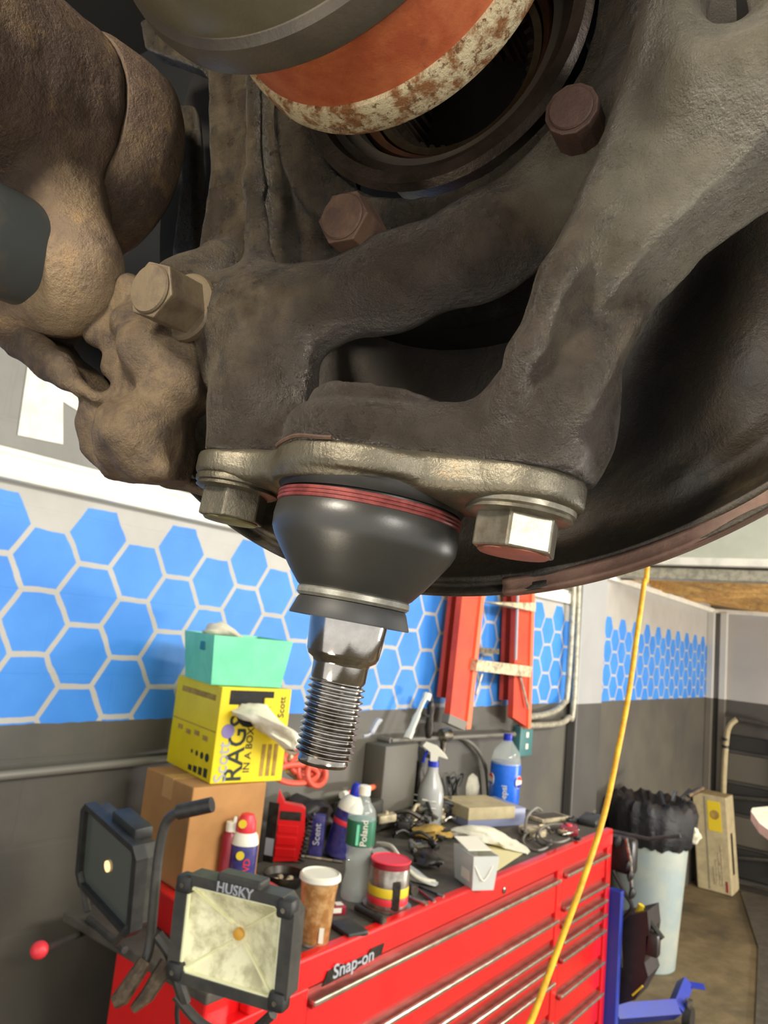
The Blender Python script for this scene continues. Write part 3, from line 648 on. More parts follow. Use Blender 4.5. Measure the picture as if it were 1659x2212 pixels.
# =================================================================== BENCH OBJECTS
def base(px, py): p = onZ(px, py, CT); return p, (p-CC)@CF
def lath(name, prof, mt, parent, o, n=28, ax=(0, 0, 1), angle=40): return MB().lathe([(h, r) for r, h in prof], o, ax, n).build(name, mt, parent, True, angle)
def thing(name, px, py, label, cat, group=None, z=CT):
    p = onZ(px, py, z); return empty(name, p, label, cat, group), p, (p-CC)@CF
# coffee cup
t, p, d = thing('coffee_cup', 677, 2036, 'iced coffee cup with a white lid beside the black wallet', 'cup'); s1 = d/FPX; p = p+np.array([0, 0, .0005])
lath('cup', [(31*s1, 0), (32*s1, 2*s1), (38*s1, 100*s1), (42*s1, 132*s1), (40*s1, 132*s1)], M['sauce'], t, p)
lath('lid', [(43*s1, 128*s1), (46*s1, 131*s1), (45*s1, 140*s1), (41*s1, 143*s1), (39*s1, 140*s1), (0.2*s1, 140*s1)], M['white'], t, p)
lath('base_ring', [(32*s1, 0), (33.5*s1, 1*s1), (33*s1, 5*s1), (31*s1, 6*s1)], M['tin'], t, p)
dirc = (CC-p); dirc[2] = 0; dirc /= np.linalg.norm(dirc); sd = np.cross([0, 0, 1], dirc)
MB().box((10*s1, 33*s1, 12*s1), (20*s1, 35*s1, 42*s1), (sd, dirc, Zv), p).build('sticker', M['white'], t)
# water bottle
t, p, d = thing('water_bottle', 765, 1940, 'clear water bottle with a green label and white cap', 'bottle'); s1 = d/FPX
lath('body', [(0.2*s1, 1*s1), (29*s1, 1*s1), (31*s1, 6*s1), (30*s1, 30*s1), (24*s1, 55*s1), (26*s1, 62*s1), (25*s1, 78*s1), (28*s1, 84*s1), (27*s1, 100*s1), (30*s1, 106*s1), (31*s1, 170*s1), (28*s1, 184*s1), (16*s1, 200*s1), (12*s1, 212*s1), (12*s1, 220*s1)], M['clear'], t, p)
lath('label', [(31.6*s1, 112*s1), (32*s1, 114*s1), (32*s1, 162*s1), (31.6*s1, 164*s1)], M['greenlab'], t, p)
lath('cap', [(13*s1, 214*s1), (13*s1, 232*s1), (11*s1, 234*s1), (.5*s1, 234*s1)], M['white'], t, p)
dirc = (CC-p); dirc[2] = 0; dirc /= np.linalg.norm(dirc); sd = np.cross(dirc, [0, 0, 1.]); sd = -sd
text('label_text', 'Poland', M['white'], t, p+dirc*33*s1+sd*8*s1*np.sign(sd@CR)+Zv*142*s1, Zv, -sd*np.sign(sd@CR), 20*s1)
MB().box((-9*s1, 31.5*s1, 116*s1), (-3*s1, 32.6*s1, 158*s1), (sd*np.sign(sd@CR), dirc, Zv), p).build('label_stripe', M['mint'], t)
# red tin can
t, p, d = thing('paint_can', 843, 1960, 'open red and silver can with a maroon inside and yellow label band', 'can'); s1 = d/FPX; p = p+np.array([0, .012, 0])
lath('base_dish', [(48*s1, 0), (52*s1, 1*s1), (53*s1, 5*s1), (49*s1, 4*s1)], M['tin'], t, p)
lath('can', [(42*s1, 2*s1), (43*s1, 4*s1), (43*s1, 96*s1), (41*s1, 96*s1), (40*s1, 70*s1), (.5*s1, 68*s1)], M['maroon'], t, p)
lath('silver_wrap', [(43.5*s1, 6*s1), (43.8*s1, 7*s1), (43.8*s1, 82*s1), (43.5*s1, 83*s1)], M['tin'], t, p)
lath('yellow_band', [(44*s1, 28*s1), (44.3*s1, 29*s1), (44.3*s1, 46*s1), (44*s1, 47*s1)], M['label'], t, p)
lath('red_band', [(44*s1, 12*s1), (44.3*s1, 13*s1), (44.3*s1, 25*s1), (44*s1, 26*s1)], M['pepred'], t, p)
lath('rim', [(43*s1, 94*s1), (45*s1, 96*s1), (43*s1, 98*s1), (41*s1, 96*s1)], M['pepred'], t, p)
dirc = (CC-p); dirc[2] = 0; dirc /= np.linalg.norm(dirc); sd = np.cross(dirc, [0, 0, 1.]); sd *= np.sign(sd@CR)
MB().rbox((8*s1, 26*s1, 6*s1), (33*s1, 43*s1, 64*s1), (sd*.8+dirc*-.0, dirc, Zv), p, 3*s1).build('info_panel', M['darktool'], t)
# bowl / dish of parts
t, p, d = thing('parts_dish', 612, 1912, 'round dark metal dish of small parts in front of the red packet', 'dish'); s1 = d/FPX
lath('dish', [(36*s1, 0), (44*s1, 16*s1), (47*s1, 26*s1), (45*s1, 26*s1), (40*s1, 12*s1), (.5*s1, 8*s1)], M['darktool'], t, p)
for k, (a, b) in enumerate(((-22, 4), (14, -5), (2, 14), (-5, -16))):
    o = MB().lathe([(0, 6*s1), (5*s1, 7*s1), (9*s1, 4*s1)], p+np.array([a*s1, b*s1, 9*s1]), (.3, .2, 1), 7).build('nut', M['ladstep'], None, True); tag(o, 'small pale nut lying in the round parts dish', 'nut', 'nuts in the parts dish')
t, p, d = thing('bottle_cap', 612, 1935, 'small cream lid between the dish and the coffee cup', 'lid'); s1 = d/FPX
lath('shell', [(20*s1, 0), (21*s1, 3*s1), (18*s1, 9*s1), (.5*s1, 10*s1)], M['paper'], t, p)
lath('rim', [(20*s1, 0), (22*s1, 1*s1), (21*s1, 3*s1)], M['ladstep'], t, p)
# wallet, phone-like
def slab(name, px, py, w_, l_, h_, ang, mt, label, cat, b=.003, z=CT, parts=()):
    p = onZ(px, py, z); s1 = ((p-CC)@CF)/FPX; a_ = math.radians(ang); uu = np.array([math.cos(a_), math.sin(a_), 0]); v2 = np.array([-math.sin(a_), math.cos(a_), 0])
    e = empty(name, p, label, cat)
    MB().rbox((-w_/2, -l_/2, .0005), (w_/2, l_/2, h_), (uu, v2, Zv), p, b).build('body', mt, e, True)
    return e, p, uu, v2, s1
e, p, uu, v2, s1 = slab('wallet', 752, 2012, .088, .062, .014, 75, M['blk'], 'black folded wallet on the bench above the silver badge', 'wallet', .005)
MB().rbox((-.040, -.0315, .005), (.040, -.029, .010), (uu, v2, Zv), p, .001).build('edge_stitching', M['blkm'], e)
t, p, d = thing('flashlight', 800, 1978, 'short black flashlight lying beside the red and silver can', 'flashlight')
a0 = onZ(770, 1960, CT+.012); a1 = onZ(828, 1990, CT+.012)
MB().tube([a0, a0+(a1-a0)*.7, a0+(a1-a0)*.75, a1], [.009, .009, .012, .0115], 12).build('barrel', M['blk'], t, True, 30)
MB().tube([a1, a1+(a1-a0)*.03], .008, 12).build('lens', M['steel'], t, True)
e, p, uu, v2, s1 = slab('small_red_box', 722, 1972, .036, .05, .022, 60, M['maroon'], 'small red box with a white sticker behind the coffee cup', 'box', .002)
MB().box((-.0188, -.012, .006), (-.0175, .012, .018), (uu, v2, Zv), p).build('sticker', M['white'], e)
MB().box((-.010, -.02, .0215), (.012, .0, .0226), (uu, v2, Zv), p).build('sticker', M['white'], e)
# spray can
def infront(px, gap):
    lo, hi = -.1, .6
    for _ in range(40):
        m_ = (lo+hi)/2
        if prj(cbn+u*m_-vv*gap)[0] < px: lo = m_
        else: hi = m_
    q = cbn+u*lo-vv*gap; q = q.copy(); q[2] = RZ; return q
def thing3(name, p, label, cat): return empty(name, p, label, cat), p, (p-CC)@CF
t, p, d = thing3('spray_can', infront(543, .042), 'blue aerosol can with a red cap in front of the cardboard box', 'spray can'); s1 = d/FPX
lath('can', [(28*s1, 0), (30*s1, 3*s1), (30*s1, 100*s1), (27*s1, 112*s1), (20*s1, 120*s1)], M['navy'], t, p)
lath('base_band', [(30.4*s1, 4*s1), (30.6*s1, 6*s1), (30.6*s1, 22*s1), (30.4*s1, 24*s1)], M['white'], t, p)
lath('shoulder', [(30.4*s1, 96*s1), (30.6*s1, 98*s1), (27*s1, 113*s1), (20*s1, 122*s1)], M['white'], t, p)
lath('cap', [(20*s1, 116*s1), (22*s1, 122*s1), (20*s1, 142*s1), (14*s1, 156*s1), (.5*s1, 160*s1)], M['pepred'], t, p)
dirc = (CC-p); dirc[2] = 0; dirc /= np.linalg.norm(dirc); sd = np.cross(dirc, [0, 0, 1.]); sd *= np.sign(sd@CR)
MB().lathe([(0, 9*s1), (2*s1, 9*s1)], p+dirc*20*s1+Zv*140*s1-sd*9*s1, dirc, 12).build('cap_dot', M['label'], t)
MB().rbox((-30*s1, -4*s1, 90*s1), (-22*s1, 6*s1, 150*s1), (sd, dirc, Zv), p, 3*s1).build('straw', M['white'], t, True)
MB().lathe([(0, 9*s1), (1.5*s1, 9*s1)], p+dirc*29.6*s1+Zv*78*s1-sd*6*s1, dirc, 12).build('label_mark', M['label'], t)
tx = text('label_text', 'WD', M['pepred'], t, p+dirc*31*s1+sd*10*s1+Zv*55*s1, Zv, -sd, 20*s1)
# second can behind
t, p, d = thing3('aerosol_can', infront(510, .018), 'dark reddish aerosol can half hidden behind the blue aerosol can', 'spray can'); s1 = d/FPX
lath('can', [(16*s1, 0), (17*s1, 3*s1), (17*s1, 110*s1), (10*s1, 120*s1)], M['maroon'], t, p)
lath('cap', [(11*s1, 118*s1), (11*s1, 138*s1), (.5*s1, 140*s1)], M['white'], t, p)
# black stand plate behind red packet
e, p, uu, v2, s1 = slab('square_ruler', 578, 1862, .004, .035, .175, 20, M['darktool'], 'tall dark metal straightedge standing beside the red packet', 'ruler', .001)
MB().box((-.0026, -.014, .02), (-.0022, .014, .07), (uu, v2, Zv), p).build('scale_plate', M['inkgrey'], e)
# red packet
p = onZ(615, 1864, CT); s1 = ((p-CC)@CF)/FPX
dirc = (CC-p); dirc[2] = 0; dirc /= np.linalg.norm(dirc); sd = np.cross(dirc, [0, 0, 1.]); sd *= np.sign(sd@CR)
rp = empty('red_packet', p, 'bright red packet with a grey label standing against the bench clutter', 'packet')
poly = [(-36, 0), (-34, 80), (-30, 148), (-14, 122), (24, 118), (32, 112), (36, 60), (32, 6)]
MB().prism([(a*s1, b*s1) for a, b in poly], p, sd, Zv, dirc, -.035, .0).build('pouch', M['red'], rp)
MB().box((-22*s1, -.001, 88*s1), (24*s1, .0015, 106*s1), (sd, dirc, Zv), p).build('label_strip', M['darktool'], rp)
for k in range(3): MB().rbox((-24*s1, -.001, (12+24*k)*s1), (20*s1, .003, (30+24*k)*s1), (sd, dirc, Zv), p, .003).build('embossed_panel', M['red'], rp)
MB().box((-36*s1, -.02, 0), (-33*s1, .004, 90*s1), (sd, dirc, Zv), p+sd*(-3*s1)).build('white_edge', M['inkgrey'], rp)
# black coil + navy folder
t, p, d = thing('coiled_cord', 655, 1855, 'dark coiled cord standing at the right edge of the red packet', 'cord'); s1 = d/FPX
a0 = onZ(647, 1858, CT+.008)+dirc*.006; pts = [a0+sd*(3+.16*k*1.0)*s1+Zv*(k*1.25)*s1+(math.cos(k*.9)*sd*6+math.sin(k*.9)*dirc*6)*s1 for k in range(78)]
MB().tube(pts, 2.6*s1, 6).build('coil', M['darktool'], t, True)
e, p, uu, v2, s1 = slab('navy_packet', 680, 1850, .035, .045, .13, 35, M['navy'], 'navy packet with white script beside the coiled cord', 'packet', .006)
d2 = (CC-p); d2[2] = 0; d2 /= np.linalg.norm(d2); s2 = np.cross(d2, [0, 0, 1.]); s2 *= np.sign(s2@CR)
text('script', 'Scent', M['inkgrey'], e, p+d2*.030+Zv*.075, Zv, -s2, .030)
# blue bottle tilted
t, p, d = thing('additive_bottle', 725, 1850, 'blue bottle with a blue cap leaning behind the water bottle', 'bottle'); s1 = d/FPX
tl = (s2*.22*np.sign(s2@CR)+Zv); tl /= np.linalg.norm(tl)
lath('body', [(26*s1, 0), (28*s1, 4*s1), (28*s1, 96*s1)], M['navy'], t, p+Zv*.006, ax=tl)
lath('shoulder', [(28*s1, 96*s1), (27*s1, 108*s1), (17*s1, 124*s1), (12*s1, 128*s1)], M['white'], t, p+Zv*.006, ax=tl)
lath('cap', [(11*s1, 126*s1), (12*s1, 130*s1), (12*s1, 148*s1), (8*s1, 154*s1), (.5*s1, 155*s1)], M['blue'], t, p+Zv*.006, ax=tl)
lath('label_band', [(28.3*s1, 66*s1), (28.6*s1, 67*s1), (28.6*s1, 75*s1), (28.3*s1, 76*s1)], M['pepred'], t, p+Zv*.006, ax=tl)
# orange hose coil, hanging on wall behind
hc = empty('air_hose_coil', Y_(665, 1650, .05), 'coiled orange air hose behind the yellow carton', 'hose')
for k, (cx_, cy_, rx_, ry_) in enumerate(((655, 1640, 42, 26), (662, 1652, 34, 22), (672, 1665, 28, 30), (640, 1672, 46, 20), (684, 1672, 20, 26))):
    pts = [Y_(cx_+rx_*math.cos(a_), cy_+ry_*math.sin(a_), .34+.012*k+.01*math.sin(a_)) for a_ in np.linspace(0, 2*math.pi, 22)[:-1]]
    MB().tube(pts, .008, 8, True).build('loop', M['hosered'], hc, True)
MB().tube([Y_(622, 1635, .34), Y_(645, 1650, .34)], .011, 8).build('coupling', M['ladstep'], hc, True)
MB().tube([Y_(620, 1662, .34), Y_(642, 1680, .34)], .010, 8).build('coupling', M['ladstep'], hc, True)
hb = crumple('black_bag', [onY(630, 1760, 1.73), onY(665, 1752, 1.73), onY(705, 1765, 1.73)], [.035, .055, .03], M['leather'], 11, .9); tag(hb, 'black soft bag behind the red packet under the orange hose', 'bag')
# handle bar with red end
# tray with junk
def pile(px, py, n_, sp_, where, cat, group, zmax=.05, seed=1, mats=('darktool', 'steel', 'blk'), szr=(.012, .03)):
    r_ = np.random.default_rng(seed); cn_ = {'darktool': 'dark steel', 'steel': 'silver', 'blk': 'black', 'tin': 'dull tin', 'ladstep': 'dusty beige', 'hosered': 'orange'}
    for k in range(n_):
        gx, gy = px+r_.uniform(-sp_[0], sp_[0]), py+r_.uniform(-sp_[1], sp_[1]); c = onZ(gx, gy, CT); s = r_.uniform(*szr); h = r_.uniform(.3, 1)*zmax
        c[1] = min(c[1], 1.645); h = max(h, s*.6)
        ax = np.array([r_.uniform(-1, 1), r_.uniform(-1, 1), r_.uniform(-.2, .3)]); ax /= np.linalg.norm(ax); c[2] = CT+h
        mk = mats[k % len(mats)]; mt = M[mk]; kind = int(r_.integers(0, 3))
        lab = '%s %s %s, %s of the heap' % (cn_[mk], ['stepped fitting', 'bent hose piece', 'knobbed block'][kind], where, ['left end', 'left part', 'middle', 'right part', 'right end'][int(np.clip((gx-px)/sp_[0]*2.5+2.5, 0, 4))])
        e = empty(cat, (c[0], c[1], CT), lab, cat.replace('_', ' '), group)
        if kind == 0: MB().lathe([(-s, s*.3), (-s*.3, s*.32), (-s*.28, s*.5), (s*.5, s*.5), (s*.52, s*.35), (s, s*.33)], c, ax, 10).build('body', mt, e, True); MB().lathe([(s, s*.2), (s*1.2, s*.2)], c, ax, 8).build('stem', M['steel'], e, True)
        elif kind == 1: MB().tube(spline([c-ax*s*1.5, c+np.array([0, 0, s*.5]), c+ax*s*1.5]), s*.22, 6).build('body', mt, e, True); MB().lathe([(-s*.1, s*.35), (s*.2, s*.35)], c-ax*s*1.5, ax, 8).build('head', mt, e, True)
        else: MB().rbox((-s, -s*.6, -s*.4), (s, s*.6, s*.4), (ax, np.cross([0, 0, 1], ax)/np.linalg.norm(np.cross([0, 0, 1], ax)), (0, 0, 1)), c, s*.15).build('body', mt, e, True); MB().lathe([(0, s*.25), (s*.7, s*.2)], c, (0, 0, 1), 8).build('knob', mt, e, True)
pile(852, 1765, 44, (72, 44), 'behind the water bottle', 'pipe_fitting', 'metal fittings behind the water bottle', .07, 2, ('darktool', 'steel', 'blk', 'tin', 'ladstep'), (.018, .042))
pile(905, 1815, 16, (50, 30), 'around the mustard rag', 'tool_piece', 'tool pieces around the mustard rag', .035, 4, ('blk', 'darktool', 'steel'), (.014, .03))
pile(985, 1770, 9, (40, 16), 'beside the spray bottle', 'small_part', 'small parts by the spray bottle', .03, 8, ('tin', 'darktool', 'ladstep'), (.014, .03))
pile(1185, 1800, 10, (70, 24), 'among the test leads', 'loose_part', 'loose parts among the test leads', .02, 12, ('steel', 'darktool', 'ladstep', 'blk'), (.012, .024))
e, p, uu, v2, s1 = slab('tool_case', 770, 1800, .20, .10, .115, 8, M['blkm'], 'dark grey tool case at the wall behind the blue bottle', 'case', .008)
MB().tube(spline([p-uu*.05+Zv*.115, p-uu*.04+Zv*.135, p+uu*.04+Zv*.135, p+uu*.05+Zv*.115]), .006, 6).build('handle', M['blk'], e, True)
pcase = p+Zv*.150
t = empty('pry_bar', pcase, 'pinkish handle lying across the dark case behind the blue cap', 'handle')
MB().tube([pcase-uu*.11, pcase, pcase+uu*.10], [.010, .013, .010], 8).build('grip', M['orangeedge'], t, True)
MB().tube([pcase-uu*.13, pcase-uu*.105], .014, 8).build('end_cap', M['white'], t, True)
# grey tray diagonal
gt = MB(); 
tr_a = onZ(800, 1735, CT+.05); tr_b = onZ(935, 1800, CT+.012)
gt.tube([tr_a, tr_b], .020, 4, flat=.5)
o = gt.build('grey_tray', M['greybox'], None); tag(o, 'long grey-violet tray slanting behind the mustard rag', 'tray')
# silver spray bottle
def spray(px, py, hpx, rpx, bm, tm, label, name):
    t, p, d = thing(name, px, py, label, 'spray bottle'); s1 = d/FPX*hpx/165; r = rpx/28
    lath('body', [(.5*s1, .5*s1), (27*r*s1, .5*s1), (28*r*s1, 4*s1), (28*r*s1, 62*s1), (24*r*s1, 80*s1), (13*r*s1, 106*s1), (11*r*s1, 122*s1)], bm, t, p)
    lath('collar', [(12*s1, 118*s1), (12*s1, 130*s1)], tm, t, p)
    dirc = (CC-p); dirc[2] = 0; dirc /= np.linalg.norm(dirc); sd = np.cross(dirc, [0, 0, 1.]); sd *= np.sign(sd@CR)
    MB().prism([(-26*s1, 160*s1), (-20*s1, 168*s1), (4*s1, 162*s1), (24*s1, 146*s1), (30*s1, 138*s1), (10*s1, 142*s1), (8*s1, 128*s1), (-7*s1, 128*s1), (-8*s1, 148*s1)], p, sd, Zv, dirc, -8*s1, 8*s1).build('spray_head', M['white'] if bm is M['greyspray'] else M['blk'], t)
    MB().tube(spline([p+(-14*sd+150*Zv)*s1, p+(-20*sd+138*Zv)*s1, p+(-22*sd+124*Zv)*s1]), 3.2*s1, 6).build('trigger', tm, t, True)
    for k in range(3): MB().tube([p+(-17*sd+26*dirc+(24+14*k)*Zv)*s1*1, p+(14*sd+27*dirc+(22+14*k)*Zv)*s1], 1.6*s1, 5).build('rib', M['white'], t, True)
spray(925, 1778, 165, 28, M['greyspray'], M['blue'], 'grey see-through spray bottle with a white trigger head', 'spray_bottle')
spray(898, 1758, 140, 22, M['darktool'], M['blk'], 'dark spray bottle behind the grey spray bottle', 'spray_bottle')
t, p, d = thing('red_can', 868, 1752, 'small red can at the wall behind the grey spray bottle', 'can'); s1 = d/FPX
lath('body', [(16*s1, 0), (18*s1, 2*s1), (18*s1, 28*s1), (14*s1, 34*s1)], M['red'], t, p); lath('lid', [(12*s1, 34*s1), (12*s1, 40*s1), (.3*s1, 41*s1)], M['blk'], t, p)
# pepsi
t, p, d = thing('cola_bottle', 1087, 1735, 'two-litre cola bottle with a blue label against the dark wall', 'bottle'); s1 = d/FPX*1.03
lath('body', [(26*s1, 0), (30*s1, 3*s1), (31*s1, 86*s1), (30*s1, 92*s1), (27*s1, 106*s1), (14*s1, 122*s1), (8.5*s1, 130*s1)], M['clear'], t, p)
lath('label', [(31.6*s1, 4*s1), (31.8*s1, 5*s1), (31.8*s1, 80*s1), (31.6*s1, 81*s1)], M['pepblue'], t, p)
lath('cap', [(9*s1, 126*s1), (9.5*s1, 128*s1), (9.5*s1, 140*s1), (8*s1, 141*s1), (.4*s1, 141*s1)], M['blue'], t, p)
lath('cola', [(29*s1, 2*s1), (29.5*s1, 3*s1), (29.5*s1, 84*s1), (.4*s1, 84*s1)], M['greybox'], t, p)
dirc = (CC-p); dirc[2] = 0; dirc /= np.linalg.norm(dirc); sd = np.cross(dirc, [0, 0, 1.]); sd *= np.sign(sd@CR)
for sgn in (-1, 1):
    dd = dirc*.45+sd*.9*sgn; dd /= np.linalg.norm(dd); tt = np.cross(Zv, dd)
    for (h0, h1, mt) in ((46, 62, 'pepred'), (41, 46, 'white'), (34, 41, 'blue')):
        MB().lathe([(0, 13*s1), (1.0*s1, 13*s1)], p+dd*(31.2)*s1+Zv*48*s1, dd, 18).build('emblem', M['white'], t) if h0 == 41 else \
        MB().prism([(math.cos(a_)*12*s1, (math.sin(a_)*12)*s1) for a_ in (np.linspace(.25, 2.6, 9) if h0 == 46 else np.linspace(3.6, 5.9, 9))], p+dd*31.2*s1+Zv*48*s1, tt, Zv, dd, .8*s1, 1.6*s1).build('emblem_half', M[mt], t)
text('label_text', 'pepsi', M['white'], t, p+dirc*32.4*s1+Zv*24*s1, Zv, -sd, 17*s1)
# round white jar with cable
t, p, d = thing('lamp_globe', 1008, 1722, 'round cream lamp globe with a handle on the bench near the wall', 'globe'); s1 = d/FPX
lath('globe', [(14*s1, 0), (24*s1, 10*s1), (26*s1, 26*s1), (20*s1, 44*s1), (9*s1, 52*s1)], M['cloth'], t, p)
lath('neck', [(10*s1, 50*s1), (10*s1, 58*s1), (.4*s1, 60*s1)], M['blk'], t, p)
for k in range(5):
    c = onZ(970+5*k, 1705-2*k, CT+.08); pts = [c+np.array([.03*math.cos(a_+k), .02*math.sin(a_*1.3+k), .05*math.sin(a_)]) for a_ in np.linspace(0, 5.5, 16)]
    o = MB().tube(pts, .004, 5).build('cable_loop', M['blk'], None, True); tag(o, 'black cable loop, '+['lowest', 'second lowest', 'middle', 'second highest', 'highest'][k]+' of five left of the cream lamp globe', 'cable', 'black cable loops by the lamp globe')
# flat parts box
e, p, uu, v2, s1 = slab('parts_organiser', 1040, 1772, .30, .20, .07, -22, M['greybox'], 'flat grey-violet parts organiser with a dusty cream lid on the bench', 'box', .004)
MB().rbox((-.152, -.102, .030), (.09, .095, .078), (uu, v2, Zv), p, .002).build('lid', M['boxcream'], e)
for k in range(6): MB().rbox((.149, -.09+.031*k, .008), (.157, -.068+.031*k, .048), (uu, v2, Zv), p, .003).build('clip', M['greybox'], e)
# white rag, yellow paper etc
o = crumple('white_rag', [onZ(975, 1795, CT+.02), onZ(1020, 1795, CT+.035), onZ(1060, 1805, CT+.03), onZ(1100, 1825, CT+.012), onZ(1140, 1842, CT+.006)], [.02, .05, .055, .045, .012], M['cloth'], 21, .35); tag(o, 'cream shop rag spread out behind the clear tub', 'rag')
o = crumple('mustard_rag', [onZ(893, 1800, CT+.02), onZ(930, 1795, CT+.03), onZ(972, 1800, CT+.02)], [.02, .045, .02], M['mustard'], 22, .5); tag(o, 'mustard brown crumpled rag behind the clear tub', 'rag')
o = crumple('black_glove', [onZ(900, 1850, CT+.02), onZ(925, 1855, CT+.03), onZ(950, 1862, CT+.02)], [.018, .034, .022], M['leather'], 23, .6); tag(o, 'black work glove left of the clear tub', 'glove')
o = crumple('plastic_wrap', [onZ(815, 1835, CT+.02), onZ(855, 1865, CT+.022), onZ(905, 1895, CT+.014), onZ(945, 1910, CT+.008)], [.02, .030, .024, .010], M['tubclear'], 24, .35); tag(o, 'crumpled clear plastic wrap right of the water bottle', 'wrap')
tube_thing('white_strap', [onZ(815, 1822, CT+.03), onZ(845, 1828, CT+.045), onZ(872, 1865, CT+.04), onZ(900, 1895, CT+.02), onZ(940, 1905, CT+.012)], .006, M['cloth'], 'pale strap curling beside the red and silver can', 'strap')
pp_ = [onZ(x, y, CT) for x, y in ((1040, 1905), (1140, 1838), (1060, 1805), (1010, 1860))]
o = MB().add([a+Zv*.0015 for a in pp_]+[a+Zv*.0035 for a in pp_], [(0, 1, 2, 3), (4, 5, 6, 7), (0, 1, 5, 4), (1, 2, 6, 5), (2, 3, 7, 6), (3, 0, 4, 7)]).build('paper_sheet', M['paper'], None); tag(o, 'cream paper sheet under the clear tub and rag', 'paper')
# clear tub
p = onZ(1008, 1912, CT+.004); s1 = ((p-CC)@CF)/FPX; a_ = math.radians(-32)
tb = empty('clear_tub', p, 'clear plastic tub with an open lid near the bench edge', 'tub'); o0 = onZ(1020, 1924, CT+.004)
openbin(o0, a_, .072, .115, .098, .008, .002, M['tubclear'], 'tub', tb)
u1 = np.array([math.cos(a_), math.sin(a_), 0]); v1 = np.array([-math.sin(a_), math.cos(a_), 0])
MB().rbox((0, 0, -.001), (.08, .11, .0015), (u1, v1*.9+Zv*.12, Zv), np.array(o0)+Zv*.102-u1*.004+v1*.035, .001).build('lid', M['white'], tb)
MB().box((-.004, .02, .02), (-.0015, .07, .06), (u1, v1, Zv), o0).build('sticker', M['white'], tb)
MB().tube(spline([np.array(o0)-v1*.006+Zv*.07, np.array(o0)-v1*.009+u1*.03+Zv*.03, np.array(o0)-v1*.006+u1*.06+Zv*.07]), .002, 6).build('handle', M['white'], tb, True)
o = MB().rbox((.004, .005, .003), (.066, .108, .07), (u1, v1, Zv), o0, .006).build('wipe_stack', M['cloth'], None); tag(o, 'stack of pale wipes inside the clear tub', 'wipes')
# wrenches / sockets
def sock(x0, y0, x1, y1, r, mt, label, cat):
    a0 = onZ(x0, y0, CT+r+.001); a1 = onZ(x1, y1, CT+r+.001); e = empty(cat.replace(' ', '_'), a0, label, cat)
    MB().tube([a0, a0+(a1-a0)*.8], r*.8, 8).build('shaft', mt, e, True); MB().tube([a0+(a1-a0)*.78, a1], r*1.15, 10).build('tip', M['steel'], e, True, 30)
sock(885, 1940, 922, 1954, .007, M['steel'], 'silver socket extension lying right of the red and silver can', 'socket')
sock(905, 1915, 958, 1938, .0045, M['darktool'], 'thin dark screwdriver behind the silver socket', 'screwdriver')
sock(900, 1920, 938, 1948, .005, M['maroon'], 'short maroon punch between socket and screwdriver', 'punch')
sock(880, 1905, 896, 1925, .010, M['blk'], 'stubby black socket next to the red and silver can', 'socket')
sock(648, 1848, 740, 1862, .004, M['ladstep'], 'thin wooden stick lying behind the water bottle', 'stick')
# cables + gauge at right end
t, p, d = thing('gauge', 1150, 1800, 'round gauge with a looped grey hose at the right of the bench', 'gauge')
lath('dial', [(.5*d/FPX, 0), (30*d/FPX, 0), (30*d/FPX, 10*d/FPX), (27*d/FPX, 12*d/FPX), (.5*d/FPX, 12*d/FPX)], M['ladstep'], t, p)
MB().tube(spline([onZ(1135, 1800, CT+.02), onZ(1138, 1765, CT+.06), onZ(1158, 1745, CT+.09), onZ(1170, 1752, CT+.07)]), .006, 6).build('hose', M['pipe'], t, True)
for k, (cx_, cy_, rx_, ry_) in enumerate(((1160, 1815, 30, 22), (1180, 1808, 22, 18), (1200, 1800, 36, 20))):
    pts = [onZ(cx_+rx_*math.cos(a_), cy_+ry_*math.sin(a_), CT+.008+.012*k+.006*math.sin(2*a_)) for a_ in np.linspace(.3*k, 5.6, 24)]
    o = MB().tube(pts, .0045, 6).build('test_lead', M['pipe'] if k != 1 else M['blkm'], None, True)
    tag(o, ['large loop of grey test lead right of the gauge', 'small dark loop of test lead right of the gauge', 'wide loop of grey test lead beside the red meter'][k], 'cable')
e, p, uu, v2, s1 = slab('red_meter', 1228, 1800, .11, .07, .03, 25, M['maroon'], 'dark red hand meter at the right end of the bench', 'meter', .006)
MB().lathe([(0, .014), (.006, .013)], p+Zv*.03, (0, 0, 1), 12).build('dial', M['pepred'], e, True)
MB().rbox((.02, -.02, .03), (.05, .02, .034), (uu, v2, Zv), p, .002).build('screen', M['blk'], e)
e, p, uu, v2, s1 = slab('metal_frame', 1185, 1770, .19, .09, .016, -15, M['ladstep'], 'pale metal frame lying behind the test leads', 'frame', .002)
MB().rbox((-.08, -.035, .0155), (.08, .035, .018), (uu, v2, Zv), p, .002).build('inset', M['matblk'], e)
e, p, uu, v2, s1 = slab('black_pouch', 1275, 1778, .16, .08, .03, 10, M['blk'], 'black pouch at the far right corner of the bench', 'pouch', .01)
MB().tube([p+uu*.05+Zv*.03, p+uu*.09+Zv*.035], .006, 6).build('zip_pull', M['steel'], e, True)

# =================================================================== RIGHT SIDE
# trash can
FZ = 0.0
tc = onZ(1392, 2080, 0); dX = (tc-CC)@CF; s1 = dX/FPX
tn = empty('trash_can', tc, 'pale blue trash bin lined with a black bag beside the cabinet', 'trash can')
lath('bin', [(58*s1, 0), (62*s1, 4*s1), (84*s1, 300*s1), (88*s1, 304*s1), (88*s1, 312*s1), (82*s1, 312*s1), (60*s1, 10*s1)], M['bin'], tn, tc, 40)
lath('rim', [(86*s1, 296*s1), (90*s1, 298*s1), (90*s1, 306*s1), (86*s1, 308*s1)], M['bin'], tn, tc, 40)
